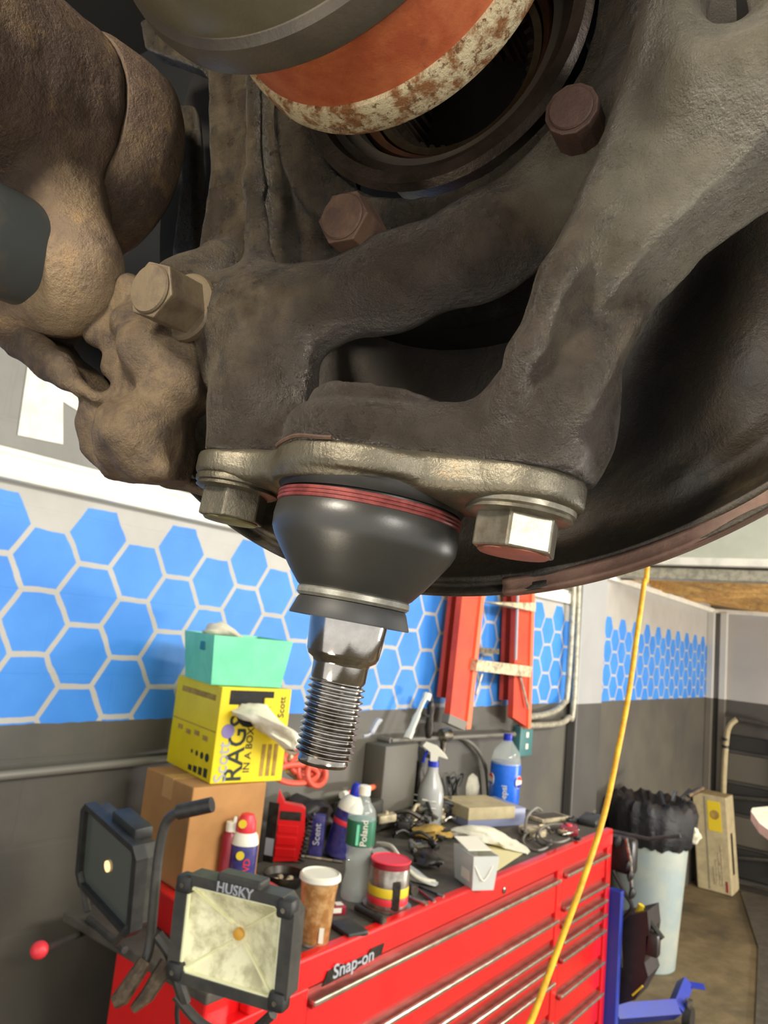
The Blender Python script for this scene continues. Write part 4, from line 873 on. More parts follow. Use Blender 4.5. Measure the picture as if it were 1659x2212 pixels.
# bag: gathered ring
vs = []; fs = []; n = 72; prof = [(82, 250), (92, 268), (95, 292), (97, 318), (90, 336), (78, 344), (60, 330), (30, 306)]
for j, (r, h) in enumerate(prof):
    for k in range(n):
        a_ = 2*math.pi*k/n; wv_ = (math.sin(a_*17)+.6*math.sin(a_*29+1))*[4, 5, 5, 6, 7, 6, 5, 2][j]*.5; hv = (math.sin(a_*11+2)+math.sin(a_*23))*[4, 3, 2, 4, 7, 7, 5, 2][j]*.5
        vs.append(tc+np.array([(r+wv_)*s1*math.cos(a_), (r+wv_)*s1*math.sin(a_), (h+hv)*s1]))
for j in range(len(prof)-1):
    for k in range(n): fs.append((j*n+k, j*n+(k+1) % n, (j+1)*n+(k+1) % n, (j+1)*n+k))
fs.append(tuple((len(prof)-1)*n+k for k in range(n)))
o = MB().add(vs, fs).build('bin_bag', M['bag'], None, True, 70); tag(o, 'shiny black bag folded over the rim of the pale blue bin', 'bag')
o = crumple('white_bag', [tc+np.array([.0, -88*s1, 268*s1]), tc+np.array([.02, -93*s1, 282*s1]), tc+np.array([.02, -90*s1, 300*s1])], [.02, .035, .015], M['cloth'], 31, .8); tag(o, 'scrap of white plastic tied at the bin rim', 'scrap')
# items poking over bag
for k in range(4):
    a0 = tc+np.array([(-40+25*k)*s1, (-40-10*k)*s1, (338+6*k)*s1]); a1 = a0+np.array([60, 25-14*k, 14])*s1
    o = MB().tube([a0, a1], 4.5*s1, 6).build('waste_strip', M['steel'] if k % 2 else M['blk'], None, True); tag(o, ['black strip poking out of the bin, nearest', 'thin metal strip poking out of the bin, nearest', 'black strip poking out of the bin, farther back', 'thin metal strip poking out of the bin, farther back'][k], 'waste')
# tool bag (quiver) hung at cabinet end
qx = CX1+.03; 
qb = empty('tool_bag', onX(1350, 2060, CX1+.1), 'black leather tool bag hanging at the end of the red cabinet', 'tool bag')
q0 = onX(1322, 1990, qx); 
def qP(x, y, dx=0): return onX(x, y, CX1+.10+dx)
vs = [qP(1322, 1985), qP(1398, 1968), qP(1402, 2010), qP(1392, 2080), qP(1400, 2110), qP(1372, 2160), qP(1322, 2175)]
vb = [v_+np.array([.16, 0, 0]) for v_ in vs]; n = len(vs)
MB().add(vs+vb, [tuple(range(n)), tuple(range(n, 2*n))[::-1]]+[(k, (k+1) % n, n+(k+1) % n, n+k) for k in range(n)]).build('bag', M['leather'], qb)
MB().tube([qP(1340, 1992, -.004), qP(1343, 2090, -.004)], .004, 6).build('zip', M['steel'], qb, True)
MB().tube([qP(1366, 2150, -.004), qP(1388, 2130, -.004)], .004, 6).build('buckle', M['label'], qb, True)
MB().tube([qP(1400, 1985, .04), qP(1432, 2028, .04)], .011, 6).build('handle', M['blk'], qb, True)
MB().rbox((0, -.03, -.05), (.05, .03, .04), None, qP(1405, 2040, .0), .012).build('side_pocket', M['leather'], qb, True)
MB().tube(spline([qP(1325, 1880), qP(1350, 1930), qP(1365, 1960), qP(1340, 1990)]), .009, 6).build('strap', M['leather'], qb, True)
for k, (x0, y0, x1_, y1_, mt, lb) in enumerate(((1345, 1995, 1330, 1935, 'boxcream', 'pale wooden tool handle standing in the black tool bag'), (1372, 1975, 1386, 1955, 'label', 'yellow tool handle standing in the black tool bag'))):
    e = empty('hand_tool', qP(x0, y0, .05), lb, 'tool'); MB().tube([qP(x0, y0+12, .05), qP(x1_, y1_, .05)], .014, 8).build('grip', M[mt], e, True); MB().tube([qP(x0, y0+30, .05), qP(x0, y0, .05)], .006, 6).build('shank', M['steel'], e, True)
# chain of hooks with black things at cabinet corner
hk = empty('hook_rack', qP(1350, 1870, 0), 'dark metal hook rack on the end of the red cabinet', 'hook rack')
MB().tube([qP(1352, 1810), qP(1362, 1860), qP(1364, 1935)], .008, 6).build('rod', M['steel'], hk, True)
MB().tube([qP(1320, 1795), qP(1400, 1812), qP(1470, 1805)], .008, 6).build('arm', M['blkm'], hk, True)
for x, y in ((1358, 1870), (1362, 1892), (1366, 1930), (1335, 1818)): MB().lathe([(-.012, .012), (0, .026), (.012, .012)], qP(x, y), (0, 1, .2), 10).build('hook', M['blk'], hk, True)
MB().rbox((0, -.06, -.09), (.08, .06, .06), None, qP(1338, 1840, .02), .02).build('pouch', M['leather'], hk, True)
# blue stand
bs = empty('lift_stand', onX(1330, 2200, 3.45), 'blue painted steel stand behind the end of the red cabinet', 'stand')
bp0 = onX(1316, 1912, CX1+.06); bz = bp0[2]
MB().rbox((CX1+.012, 1.095, .03), (CX1+.05, 1.15, bz), b=.004).build('post', M['blueframe'], bs)
ft = [onZ(x, y, .11) for x, y in ((1330, 2175), (1450, 2165), (1475, 2105), (1515, 2118), (1500, 2160), (1480, 2215), (1330, 2290))]
n = 6
a_ = onZ(1325, 2190, .1); b_ = onZ(1458, 2180, .1); c2_ = onZ(1480, 2125, .16); d2_ = onZ(1520, 2132, .16)
MB().tube([a_, b_], .05, 4).build('foot_beam', M['blueframe'], bs); MB().tube([b_, c2_], .042, 4).build('foot_riser', M['blueframe'], bs); MB().tube([c2_, d2_], .04, 4, flat=.4).build('foot_plate', M['blueframe'], bs)
kk = onZ(1487, 2200, .06); MB().lathe([(-.02, .055), (.02, .055)], kk, (0, 1, 0), 16).build('caster', M['blk'], bs, True)
MB().tube([kk, kk+np.array([0, 0, .09])], .02, 8).build('caster_fork', M['steel'], bs, True)
# white carton with yellow label
cn = onZ(1572, 1925, 0); s1 = ((cn-CC)@CF)/FPX
cb_ = empty('tall_carton', cn, 'tall dusty cream carton with a yellow label standing on the floor', 'carton')
cn = np.array([7.10, 1.44, 0.]); H_ = .78; u3 = np.array([1., 0, 0]); v3 = np.array([0, 1., 0]); lean = np.array([.0, .09, .99])
def cbP(a, b, c): return cn+u3*a+v3*b+lean*c
wdt = .275; dpt = .26
MB().rbox((0, 0, .004), (dpt, wdt, H_), (u3, v3, lean), cn, .008).build('box', M['boxcream'], cb_)
MB().box((-.002, .05, H_*.63), (.001, .155, H_*.94), (u3, v3, lean), cn).build('yellow_label', M['label'], cb_)
MB().lathe([(0, .038), (.0015, .038)], cbP(-.002, .10, H_*.80), -u3, 20).build('label_print', M['mustard'], cb_)
MB().box((-.003, .172, .02), (.001, .178, H_-.02), (u3, v3, lean), cn).build('seam', M['pipe'], cb_)
MB().box((-.003, .03, H_*.03), (.001, .045, H_*.14), (u3, v3, lean), cn).build('red_mark', M['maroon'], cb_)
for k in range(4): MB().box((-.003, .06+.022*k, H_*.08), (.001, .07+.022*k, H_*(.5-.08*k)), (u3, v3, lean), cn).build('print_bar', M['ladstep'], cb_)
MB().box((.07, -.003, H_*.2), (.13, .001, H_*.62), (u3, v3, lean), cn).build('side_tear', M['leather'], cb_)
# hand truck handle on end wall
ht = empty('hand_truck', onX(1600, 1900, EX-.15), 'pale tubular hand truck handle leaning against the end wall', 'hand truck')
def eP(x, y, d=.1): return onX(x, y, EX-d)
MB().tube(spline([eP(1560, 1880), eP(1563, 1700), eP(1569, 1600), eP(1576, 1568), eP(1592, 1553)], 6), .024, 8).build('side_tube', M['boxcream'], ht, True)
MB().tube(spline([eP(1592, 1553), eP(1640, 1562), eP(1668, 1572), eP(1690, 1600), eP(1692, 1900)], 6), .022, 8).build('cross_tube', M['blkm'], ht, True)
for y in (1597, 1613): MB().lathe([(-.012, .029), (.012, .029)], eP(1567.5, y), (0, 0, 1), 10).build('tape_band', M['blk'], ht, True)
for y in (1720, 1850): MB().tube([eP(1563, y), eP(1692, y+12)], .016, 6).build('rung', M['blkm'], ht, True)
MB().rbox((-.2, -.30, 0), (0, .30, .015), None, (EX-.1, eP(1625, 1900)[1], .002), .004).build('toe_plate', M['blkm'], ht)
# stacked dark panels along end wall
sh = empty('roller_shutter_panels', (EX-.06, 0, 0), 'dark horizontal door panels across the lower end wall', 'panels')
zt_ = eP(1600, 1590, .03)[2]
yL = eP(1566, 1700, .03)[1]; yR = -2.6
k = 0; z = .05
while z < zt_-.05:
    MB().rbox((EX-.045, yR, z), (EX-.002, yL, min(z+.24, zt_)), b=.01).build('panel', M['shelf'] if k % 2 else M['shelfdk'], sh); z += .27; k += 1
# white table corner at right edge
wt = empty('white_shelf', atD(1700, 1790, 2.6), 'white rounded board edge at the right border', 'shelf')
pA = atD(1622, 1750, 2.6); zz = pA[2]
ptsb = [onZ(x, y, zz) for x, y in ((1622, 1752), (1625, 1745), (1700, 1738), (1800, 1760), (1800, 1830), (1700, 1822), (1640, 1778))]
n = len(ptsb)
MB().add(ptsb+[p_-Zv*.03 for p_ in ptsb], [tuple(range(n)), tuple(range(n, 2*n))[::-1]]+[(k, (k+1) % n, n+(k+1) % n, n+k) for k in range(n)]).build('board', M['cloth'], wt)
lg = onZ(1720, 1790, zz); MB().tube([(lg[0], lg[1], 0), (lg[0], lg[1], zz-.02)], .025, 8).build('leg', M['pipe'], wt, True)
# dark floor mat at right
fm = [onZ(x, y, 0) for x, y in ((1630, 2260), (1638, 2050), (1600, 1930), (1700, 1900), (1900, 1950), (1900, 2300))]; n = len(fm)
o = MB().add([p_+Zv*.002 for p_ in fm]+[p_+Zv*.012 for p_ in fm], [tuple(range(n))[::-1], tuple(range(n, 2*n))]+[(k, (k+1) % n, n+(k+1) % n, n+k) for k in range(n)]).build('floor_mat', M['matblk'], None); tag(o, 'dark ribbed floor mat at the right border', 'mat')
o = MB().tube([onZ(1640, 1902, .012), onZ(1668, 1912, .012)], .012, 6).build('chalk_stick', M['boxcream'], None, True); tag(o, 'short pale stick on the floor by the right border', 'stick')
# hanging yellow rope
rp_ = [atD(x, y, d) for x, y, d in ((1402, 1150, 1.22), (1391, 1262, 1.2), (1376, 1370, 1.17), (1358, 1500, 1.13), (1335, 1620, 1.09), (1305, 1760, 1.05), (1260, 1900, 1.0), (1205, 2050, .96), (1150, 2200, .92), (1110, 2300, .9))]
top = rp_[0].copy(); top[2] = 3.59; 
tube_thing('yellow_rope', [top, (top*.5+rp_[0]*.5)]+rp_+[rp_[-1]+np.array([0.02, .02, -.25])], .0042, M['rope'], 'yellow rope hanging diagonally in front of the red cabinet', 'rope', k=5)

ub = empty('car_underbody', (-.6, -.4, 2.3), 'dark underside of the raised car above the camera, beyond the top border', 'car body')  # unseen part of the car, added and sized to shade the suspension
MB().rbox((-.9, -1.1, 2.28), (.62, .95, 2.32), b=.01).build('floor_pan', M['liner'], ub)
MB().rbox((-.9, -.60, 2.22), (.10, -.50, 2.285), b=.01).build('frame_rail', M['liner'], ub)
# =================================================================== FOREGROUND SUSPENSION (camera-space metres -> world, all real depth)
def cam3(px, py, d): return np.array([(px-829.5)/FPX*d, -(py-1106)/FPX*d, d])
def D2W(v): return v[0]*CR + v[1]*CU + v[2]*CF
def dirc_(px, py): return np.array([(px-829.5)/FPX, -(py-1106)/FPX, 1.])
NH = np.array([.46852, -.10630, .87703]); NH /= np.linalg.norm(NH)
H0 = cam3(984.7, 154.5, .235)
def KP(px, py, t): d = dirc_(px, py); return d*((H0@NH+t)/(d@NH))
JU = np.array([.178, .967, .157]); JU /= np.linalg.norm(JU)
JX = np.cross(JU, NH); JX /= np.linalg.norm(JX); JW = np.cross(JX, JU)
J0 = cam3(806, 1064, .19)
def JP(a, v, w=0): return J0+JX*a+JU*v+JW*w
def JWp(px, py): d = dirc_(px, py); p = d*((J0@JW)/(d@JW))-J0; return p@JX, p@JU
nW, uW, xW, wW = D2W(NH), D2W(JU), D2W(JX), D2W(JW)
def pxr(p, r): return r/FPX*p[2]
# ---- implicit surface tools
class Field:
    def __init__(s, lo, hi, h):
        s.lo = np.array(lo, float); s.h = h; s.n = np.ceil((np.array(hi)-s.lo)/h).astype(int)+1
        s.D = np.full(s.n, .05, np.float32)
    def win(s, lo, hi):
        a = np.clip(((np.array(lo)-s.lo)/s.h).astype(int)-1, 0, s.n); b = np.clip(((np.array(hi)-s.lo)/s.h).astype(int)+2, 0, s.n)
        if (b <= a).any(): return None, None
        g = [(s.lo[i]+s.h*np.arange(a[i], b[i])).astype(np.float32) for i in range(3)]
        return (slice(a[0], b[0]), slice(a[1], b[1]), slice(a[2], b[2])), (g[0][:, None, None], g[1][None, :, None], g[2][None, None, :])
    def comb(s, fn, lo, hi, k, sub=False):
        w, g = s.win(np.array(lo)-k-s.h, np.array(hi)+k+s.h)
        if w is None: return
        d = fn(*g); A = s.D[w]
        if sub: A, d = -A, d
        q = np.maximum(k-np.abs(A-d), 0)/k; r = np.minimum(A, d)-q*q*k*.25
        s.D[w] = -r if sub else r
    def cap(s, a, b, ra, rb, k=.004, sub=False, flat=1):
        a = np.array(a); b = np.array(b); ab = b-a; L = ab@ab+1e-12; R = max(ra, rb)
        def fn(x, y, z):
            px, py, pz = x-a[0], y-a[1], z-a[2]; h = np.clip((px*ab[0]+py*ab[1]+pz*ab[2])/L, 0, 1)
            qx, qy, qz = px-ab[0]*h, py-ab[1]*h, pz-ab[2]*h
            d2 = qx*qx+qy*qy+qz*qz
            if flat != 1: e = (qx*NH[0]+qy*NH[1]+qz*NH[2]); d2 = d2+e*e*(1/flat**2-1)
            return np.sqrt(d2)-(ra+(rb-ra)*h)
        s.comb(fn, np.minimum(a, b)-R, np.maximum(a, b)+R, k, sub)
    def chain(s, pts, k=.004, flat=1, sub=False):
        """pts: (px,py,t,r_px)"""
        P_ = [KP(p[0], p[1], p[2]) for p in pts]; R = [pxr(q, p[3]) for q, p in zip(P_, pts)]
        for i in range(len(pts)-1): s.cap(P_[i], P_[i+1], R[i], R[i+1], k, sub, flat)
    def cyl(s, o, ax, r, h0, h1, k=.003, rnd=.001, sub=False, hole=0):
        o = np.array(o); ax = np.array(ax); R = r+abs(h1)+abs(h0)
        def fn(x, y, z):
            px, py, pz = x-o[0], y-o[1], z-o[2]; h = px*ax[0]+py*ax[1]+pz*ax[2]
            rr = np.sqrt(np.maximum(px*px+py*py+pz*pz-h*h, 0)); dr = rr-(r-rnd)
            if hole: dr = np.maximum(dr, hole+rnd-rr)
            dh = np.abs(h-(h0+h1)/2)-((h1-h0)/2-rnd)
            return np.sqrt(np.maximum(dr, 0)**2+np.maximum(dh, 0)**2)+np.minimum(np.maximum(dr, dh), 0)-rnd
        s.comb(fn, o-R, o+R, k, sub)
    def plate(s, poly, t0, t1, k=.003, rnd=.001, sub=False):
        """poly in px on the hub plane, between depths t0..t1 along the axis"""
        tm = (t0+t1)/2; Q = np.array([KP(x, y, tm) for x, y in poly])
        e1 = np.cross([0, 1, 0], NH); e1 /= np.linalg.norm(e1); e2 = np.cross(NH, e1); c = H0+NH*tm
        U = (Q-c)@e1; W = (Q-c)@e2; lo = Q.min(0)-.02; hi_ = Q.max(0)+.02
        def fn(x, y, z):
            px, py, pz = x-c[0], y-c[1], z-c[2]
            u = px*e1[0]+py*e1[1]+pz*e1[2]; v = px*e2[0]+py*e2[1]+pz*e2[2]; h = px*NH[0]+py*NH[1]+pz*NH[2]
            d = np.full(u.shape, 1e9, np.float32); sg = np.ones(u.shape, np.float32); n = len(U)
            for i in range(n):
                j = (i-1) % n; ex, ey = U[j]-U[i], W[j]-W[i]; wx__, wy__ = u-U[i], v-W[i]
                tt = np.clip((wx__*ex+wy__*ey)/(ex*ex+ey*ey), 0, 1); d = np.minimum(d, (wx__-ex*tt)**2+(wy__-ey*tt)**2)
                c1 = v >= W[i]; c2 = v < W[j]; c3 = ex*wy__ > ey*wx__
                sg = np.where((c1 & c2 & c3) | (~c1 & ~c2 & ~c3), -sg, sg)
            d2 = np.sqrt(d)*sg+rnd; dh = np.abs(h)-((t1-t0)/2-rnd)
            return np.sqrt(np.maximum(d2, 0)**2+np.maximum(dh, 0)**2)+np.minimum(np.maximum(d2, dh), 0)-rnd
        s.comb(fn, lo, hi_, k, sub)
    def rough(s, amp, wl, seed=0):
        r_ = np.random.default_rng(seed); g = [(s.lo[i]+s.h*np.arange(s.n[i])).astype(np.float32) for i in range(3)]
        X_, Y2, Z_ = g[0][:, None, None], g[1][None, :, None], g[2][None, None, :]
        for q in range(7):
            k = r_.normal(size=3); k /= np.linalg.norm(k); w_ = 2*math.pi/(wl*r_.uniform(.6, 1.6)); ph = r_.uniform(0, 6, 3)
            s.D += (amp/3*np.sin(w_*(k[0]*X_+k[1]*Y2+k[2]*Z_)+ph[0]+1.5*np.sin(w_*.7*(k[1]*X_-k[0]*Y2)+ph[1])+np.sin(w_*.5*(k[2]*Y2-k[1]*Z_)+ph[2]))).astype(np.float32)
    def halfcut(s, o, ax, side=1):
        g = [(s.lo[i]+s.h*np.arange(s.n[i])).astype(np.float32) for i in range(3)]
        h = (g[0][:, None, None]-o[0])*ax[0]+(g[1][None, :, None]-o[1])*ax[1]+(g[2][None, None, :]-o[2])*ax[2]
        s.D = np.maximum(s.D, side*h)
    def mesh(s, name):
        D = s.D; D[0] = D[-1] = .01; D[:, 0] = D[:, -1] = .01; D[:, :, 0] = D[:, :, -1] = .01
        neg = D < 0; c = neg[:-1, :-1, :-1].astype(np.int8)
        cnt = np.zeros(c.shape, np.int8)
        for i in (0, 1):
            for j in (0, 1):
                for k in (0, 1): cnt += neg[i:i+c.shape[0], j:j+c.shape[1], k:k+c.shape[2]]
        act = (cnt > 0) & (cnt < 8); I = np.argwhere(act); idx = np.full(c.shape, -1, np.int32); idx[act] = np.arange(len(I))
        cor = [(i, j, k) for i in (0, 1) for j in (0, 1) for k in (0, 1)]
        V_ = {q: D[I[:, 0]+q[0], I[:, 1]+q[1], I[:, 2]+q[2]] for q in cor}
        acc = np.zeros((len(I), 3)); num = np.zeros(len(I))
        for a in cor:
            for ax in range(3):
                if a[ax] == 0:
                    b = list(a); b[ax] = 1; b = tuple(b); va, vb = V_[a], V_[b]; m_ = (va < 0) != (vb < 0)
                    t = np.where(m_, va/(va-vb+1e-20), 0); p = np.tile(np.array(a, float), (len(I), 1)); p[:, ax] = t
                    acc[m_] += p[m_]; num[m_] += 1
        P_ = s.lo+s.h*(I+acc/num[:, None]); faces = []
        for ax in range(3):
            a1, a2 = [(1, 2), (2, 0), (0, 1)][ax]
            sl = [slice(None)]*3; sh_ = [slice(None)]*3; sl[ax] = slice(0, -1); sh_[ax] = slice(1, None)
            ch = neg[tuple(sl)] != neg[tuple(sh_)]; E = np.argwhere(ch); first = neg[tuple(sl)][ch]
            ok = (E[:, a1] > 0) & (E[:, a2] > 0); E = E[ok]; first = first[ok]
            def id_(o1, o2):
                q = E.copy(); q[:, a1] += o1; q[:, a2] += o2; return idx[q[:, 0], q[:, 1], q[:, 2]]
            Q = np.stack([id_(-1, -1), id_(0, -1), id_(0, 0), id_(-1, 0)], 1); Q[~first] = Q[~first][:, ::-1]; faces.append(Q)
        Fq = np.concatenate(faces)
        Wd = CC+P_[:, :1]*CR+P_[:, 1:2]*CU+P_[:, 2:3]*CF
        me = bpy.data.meshes.new(name); me.vertices.add(len(Wd)); me.vertices.foreach_set('co', Wd.ravel())
        me.loops.add(Fq.size); me.loops.foreach_set('vertex_index', Fq.ravel()); me.polygons.add(len(Fq)); me.polygons.foreach_set('loop_start', np.arange(0, Fq.size, 4)); me.polygons.foreach_set('loop_total', np.full(len(Fq), 4))
        me.update(calc_edges=True); me.validate(); me.shade_smooth(); return me
# ---------------------------------------------------------------- steering knuckle
kroot = empty('steering_knuckle', C2W(JP(0, .02)), 'greasy cast iron steering knuckle above the ball joint', 'steering knuckle')
aR, vR = JWp(1118, 1130); aL, vL = JWp(512, 1060)
F1 = Field((-.14, .0, .12), (.135, .20, .34), .0013)
# back web with recessed panels
F1.plate([(300, -60), (1330, -60), (1340, 140), (1240, 330), (1080, 460), (860, 620), (560, 640), (440, 560), (470, 500), (474, 190), (440, 160), (330, 120)], -.006, .004, .003)
F1.plate([(470, 60), (560, 60), (575, 640), (520, 700), (450, 600), (480, 400)], -.020, -.004, .006, .003)
F1.chain([(548, 150, -.024, 17), (550, 400, -.026, 19), (560, 600, -.030, 34), (540, 720, -.034, 60)], .006)
F1.plate([(385, 230), (425, 235), (432, 300), (440, 500), (445, 560), (380, 560), (400, 400)], .008, .016, .004, .003)
# hub bearing housing ring
F1.cyl(H0, NH, .0625, -.014, .012, .006, .004)
F1.cyl(H0, NH, .0475, -.05, .05, .002, .001, sub=True)
# diagonal arm
F1.chain([(500, 700, -.034, 92), (640, 680, -.032, 88), (850, 610, -.028, 92), (1040, 535, -.024, 98), (1240, 410, -.022, 108), (1400, 230, -.018, 112), (1480, 60, -.014, 120), (1480, -80, -.012, 130)], .010, .8)
F1.chain([(1300, 330, -.030, 90), (1480, 210, -.030, 120), (1700, 120, -.028, 150)], .012, .8)
# left boss + left bracket web running to the caliper bolt
F1.cap(JP(aL+.001, .008), JP(aL+.002, .030), .0120, .0135, .006)
F1.cap(JP(aL+.002, .026), KP(560, 690, -.034), .013, .012, .010)
F1.chain([(500, 690, -.034, 70), (410, 650, -.030, 80), (400, 760, -.030, 52), (450, 810, -.034, 46)], .008)
F1.chain([(470, 560, -.024, 40), (430, 640, -.026, 66)], .008)
# bridge with raised round lip
F1.cyl(JP(-.0035, 0, .001), JU, .0232, .006, .0185, .004, .004)
F1.cyl(JP(-.0035, 0, .001), JU, .0185, .014, .0245, .003, .003)
F1.cyl(JP(-.0035, 0, .001), JU, .0150, .0185, .034, .003, .001, sub=True)
F1.cap(JP(aL, .012, .002), JP(aR, .012, .002), .0085, .0095, .006)
F1.cap(JP(.012, .012, -.006), JP(aR, .013, -.002), .0085, .0125, .006)
# right boss
F1.cap(JP(aR+.002, .008), JP(aR+.0035, .020), .0128, .0140, .005)
F1.cap(JP(aR+.0035, .018), JP(aR+.006, .034), .0140, .0125, .008)
# right arm: rounded inner ridge, flat face, crease, outer flank
F1.plate([(1120, 850), (1205, 600), (1290, 430), (1365, 200), (1420, -90), (1900, -90), (1900, 200), (1640, 372), (1490, 505), (1390, 610), (1285, 735), (1235, 850)], -.050, -.030, .006, .005)
F1.chain([(1098, 870, -.051, 38), (1140, 760, -.053, 38), (1210, 600, -.053, 42), (1300, 430, -.049, 44), (1385, 250, -.042, 50), (1440, 60, -.036, 60)], .004)
F1.chain([(1235, 860, -.046, 74), (1320, 690, -.038, 62), (1410, 565, -.033, 66), (1530, 440, -.029, 80), (1700, 320, -.026, 100)], .004, .8)
F1.chain([(1500, 60, -.046, 50), (1560, 170, -.050, 60), (1700, 150, -.050, 90)], .012)
F1.chain([(1570, -40, -.06, 62), (1580, 0, -.03, 60), (1590, 20, .0, 50)], .008, sub=True)
F1.rough(.00016, .009, 1)
F1.halfcut(JP(0, .0062), -JU, 1)
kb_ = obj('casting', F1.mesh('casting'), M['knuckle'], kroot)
N_ = M['knuckle']  # arm colour by position: greyer forging with light painted in, against oily casting
# hub bearing seen inside the knuckle
hubo = empty('wheel_hub', C2W(H0), 'dark oily wheel hub bore with internal splines behind the drive shaft', 'wheel hub')
Hc = C2W(H0)
def lathH(name, prof, mt, parent, n=72, o=None, ax=None): return MB().lathe(prof, Hc if o is None else o, nW if ax is None else ax, n, cap=False).build(name, mt, parent, True, 35)
lathH('outer_ring', [(-.016, .0472), (-.018, .0455), (-.018, .042), (-.014, .0405), (-.014, .038), (.02, .038)], M['bearing'], hubo)
lathH('seal_ring', [(-.010, .0405), (-.012, .038), (-.0115, .0345), (-.006, .0335), (.02, .0335)], M['seal'], hubo)
lathH('rusty_ring', [(-.004, .034), (-.007, .032), (-.004, .0295), (.02, .029)], mat('brown_ring', (96, 58, 34), .5, .3, (66, 42, 28), 80), hubo)
lathH('inner_ring', [(.000, .0296), (-.0025, .0285), (-.0025, .0262), (.001, .0250), (.03, .0250)], M['bearing_light'], hubo)
mb = MB(); 
for k in range(36):
    a = 2*math.pi*k/36; e1 = np.cross(nW, [0, 0, 1]); e1 /= np.linalg.norm(e1); e2 = np.cross(nW, e1); rr = e1*math.cos(a)+e2*math.sin(a); tt = np.cross(nW, rr)
    mb.prism([(-.0011, .0252), (.0011, .0252), (.0006, .0228), (-.0006, .0228)], Hc, tt, rr, nW, .002, .032)
o = mb.build('splines', M['bearing'], hubo)
MB().lathe([(.030, .0256), (.031, .0256)], Hc, nW, 40).build('bore_end', M['black_void'], hubo)
# ---------------------------------------------------------------- drive shaft
ds = empty('drive_shaft', C2W(H0-NH*.05), 'drive shaft joint with a bright rusty stub and white corroded collar', 'drive shaft')
lathH('rust_stub', [(-.095, .0420), (-.075, .0432), (-.054, .0440)], M['rust'], ds, 96)
lathH('corroded_collar', [(-.0545, .0440), (-.0543, .0452), (-.0525, .0458), (-.0455, .0460), (-.0435, .0452), (-.0432, .040), (-.0432, .004)], M['scale'], ds, 128)
lathH('seal_lip', [(-.078, .0440), (-.0795, .0512), (-.0815, .0530), (-.0850, .0534), (-.0890, .0525), (-.0905, .0505)], M['seal'], ds, 128)
lathH('joint_housing', [(-.0905, .0507), (-.0930, .0506), (-.1040, .0502), (-.1060, .0500)], M['housing'], ds, 128)
lathH('seal_lip', [(-.1060, .0498), (-.1068, .0512), (-.1100, .0518), (-.1135, .0512), (-.1145, .0490)], M['rubber'], ds, 128)
lathH('joint_housing', [(-.1145, .0492), (-.125, .049), (-.135, .044), (-.142, .030)], M['rubber2'], ds, 96)
# ---------------------------------------------------------------- knuckle bolts
def hexbolt(parent, P0, ax, r, hgt, wr, wh, mh_, mw, chamf=.9, n=6, rot=.3, face=None, hollow=False):
    """P0 = washer seat, head grows along ax (world)"""
    if wr: MB().lathe([(0, wr*.97), (wh*.3, wr), (wh*.8, wr*.99), (wh, wr*.93)], P0, ax, 40).build('washer', mw, parent, True, 35)
    b = MB().lathe([(wh*.9, r), (wh+hgt*.93, r)], P0, ax, n, rot=rot).build('head', mh_, parent)
    bv = b.modifiers.new('b', 'BEVEL'); bv.width = r*.05; bv.segments = 2; bv.limit_method = 'ANGLE'
    f = MB().lathe([(wh+hgt*.84, r*.78), (wh+hgt*.96, r*.82), (wh+hgt, r*.77), (wh+hgt+.0001, r*.5)], P0, ax, 30, rot=rot).build('head_face', face or mh_, parent, True, 30)
    return b
def kbolt(px, py, t, r, hgt, wr, mt, label, n=6, rot=.2):
    p = KP(px, py, t); e = empty('knuckle_bolt', C2W(p), label, 'bolt')
    hexbolt(e, C2W(p+NH*hgt), -nW, pxr(p, r), hgt, pxr(p, wr) if wr else 0, .0035, mt, mt, rot=rot, n=n)
kbolt(340, 632, -.058, 66, .014, 78, M['bolt_tan'], 'large tan hex bolt at the left side of the knuckle')
kbolt(750, 478, -.038, 62, .012, 0, M['bolt_rust'], 'rusty hex bolt in the middle below the drive shaft', rot=.5)
kbolt(1240, 250, -.044, 58, .010, 0, mat('brown_bolt', (74, 52, 40), .65, .2, (58, 40, 32), 60, bump=.4, bsc=400), 'brown round-edged bolt head beside the upper right arm', n=12)
# ---------------------------------------------------------------- dust shield
sh_root = empty('dust_shield', C2W(H0), 'large oily pressed steel dust shield behind the knuckle', 'dust shield')
def disc_grid(rs, ts, nth, bumps=(), thick=.0014, keep=None, noise=0):
    e1 = np.cross([0, 1, 0], NH); e1 /= np.linalg.norm(e1); e2 = np.cross(NH, e1); V_ = []; ok = []
    for r_, t_ in zip(rs, ts):
        for k in range(nth):
            a = 2*math.pi*k/nth; p = H0+NH*t_+r_*(math.cos(a)*e1+math.sin(a)*e2)
            sx_, sy_ = 829.5+FPX*p[0]/p[2], 1106-FPX*p[1]/p[2]; dt = 0
            for bx, by, wx2, wy2, an_, am in bumps:
                ca, sa = math.cos(an_), math.sin(an_); dx, dy = sx_-bx, sy_-by; u_ = (dx*ca+dy*sa)/wx2; v_ = (-dx*sa+dy*ca)/wy2
                dt += am*math.exp(-(u_*u_+v_*v_))
            p = p+NH*dt; V_.append(p); ok.append(keep(sx_, sy_) if keep else True)
    n_ = len(rs); F_ = []
    for i in range(n_-1):
        for k in range(nth):
            j = (k+1) % nth; q_ = (i*nth+k, i*nth+j, (i+1)*nth+j, (i+1)*nth+k)
            if all(ok[z] for z in q_): F_.append(q_)
    return [C2W(p) for p in V_], F_
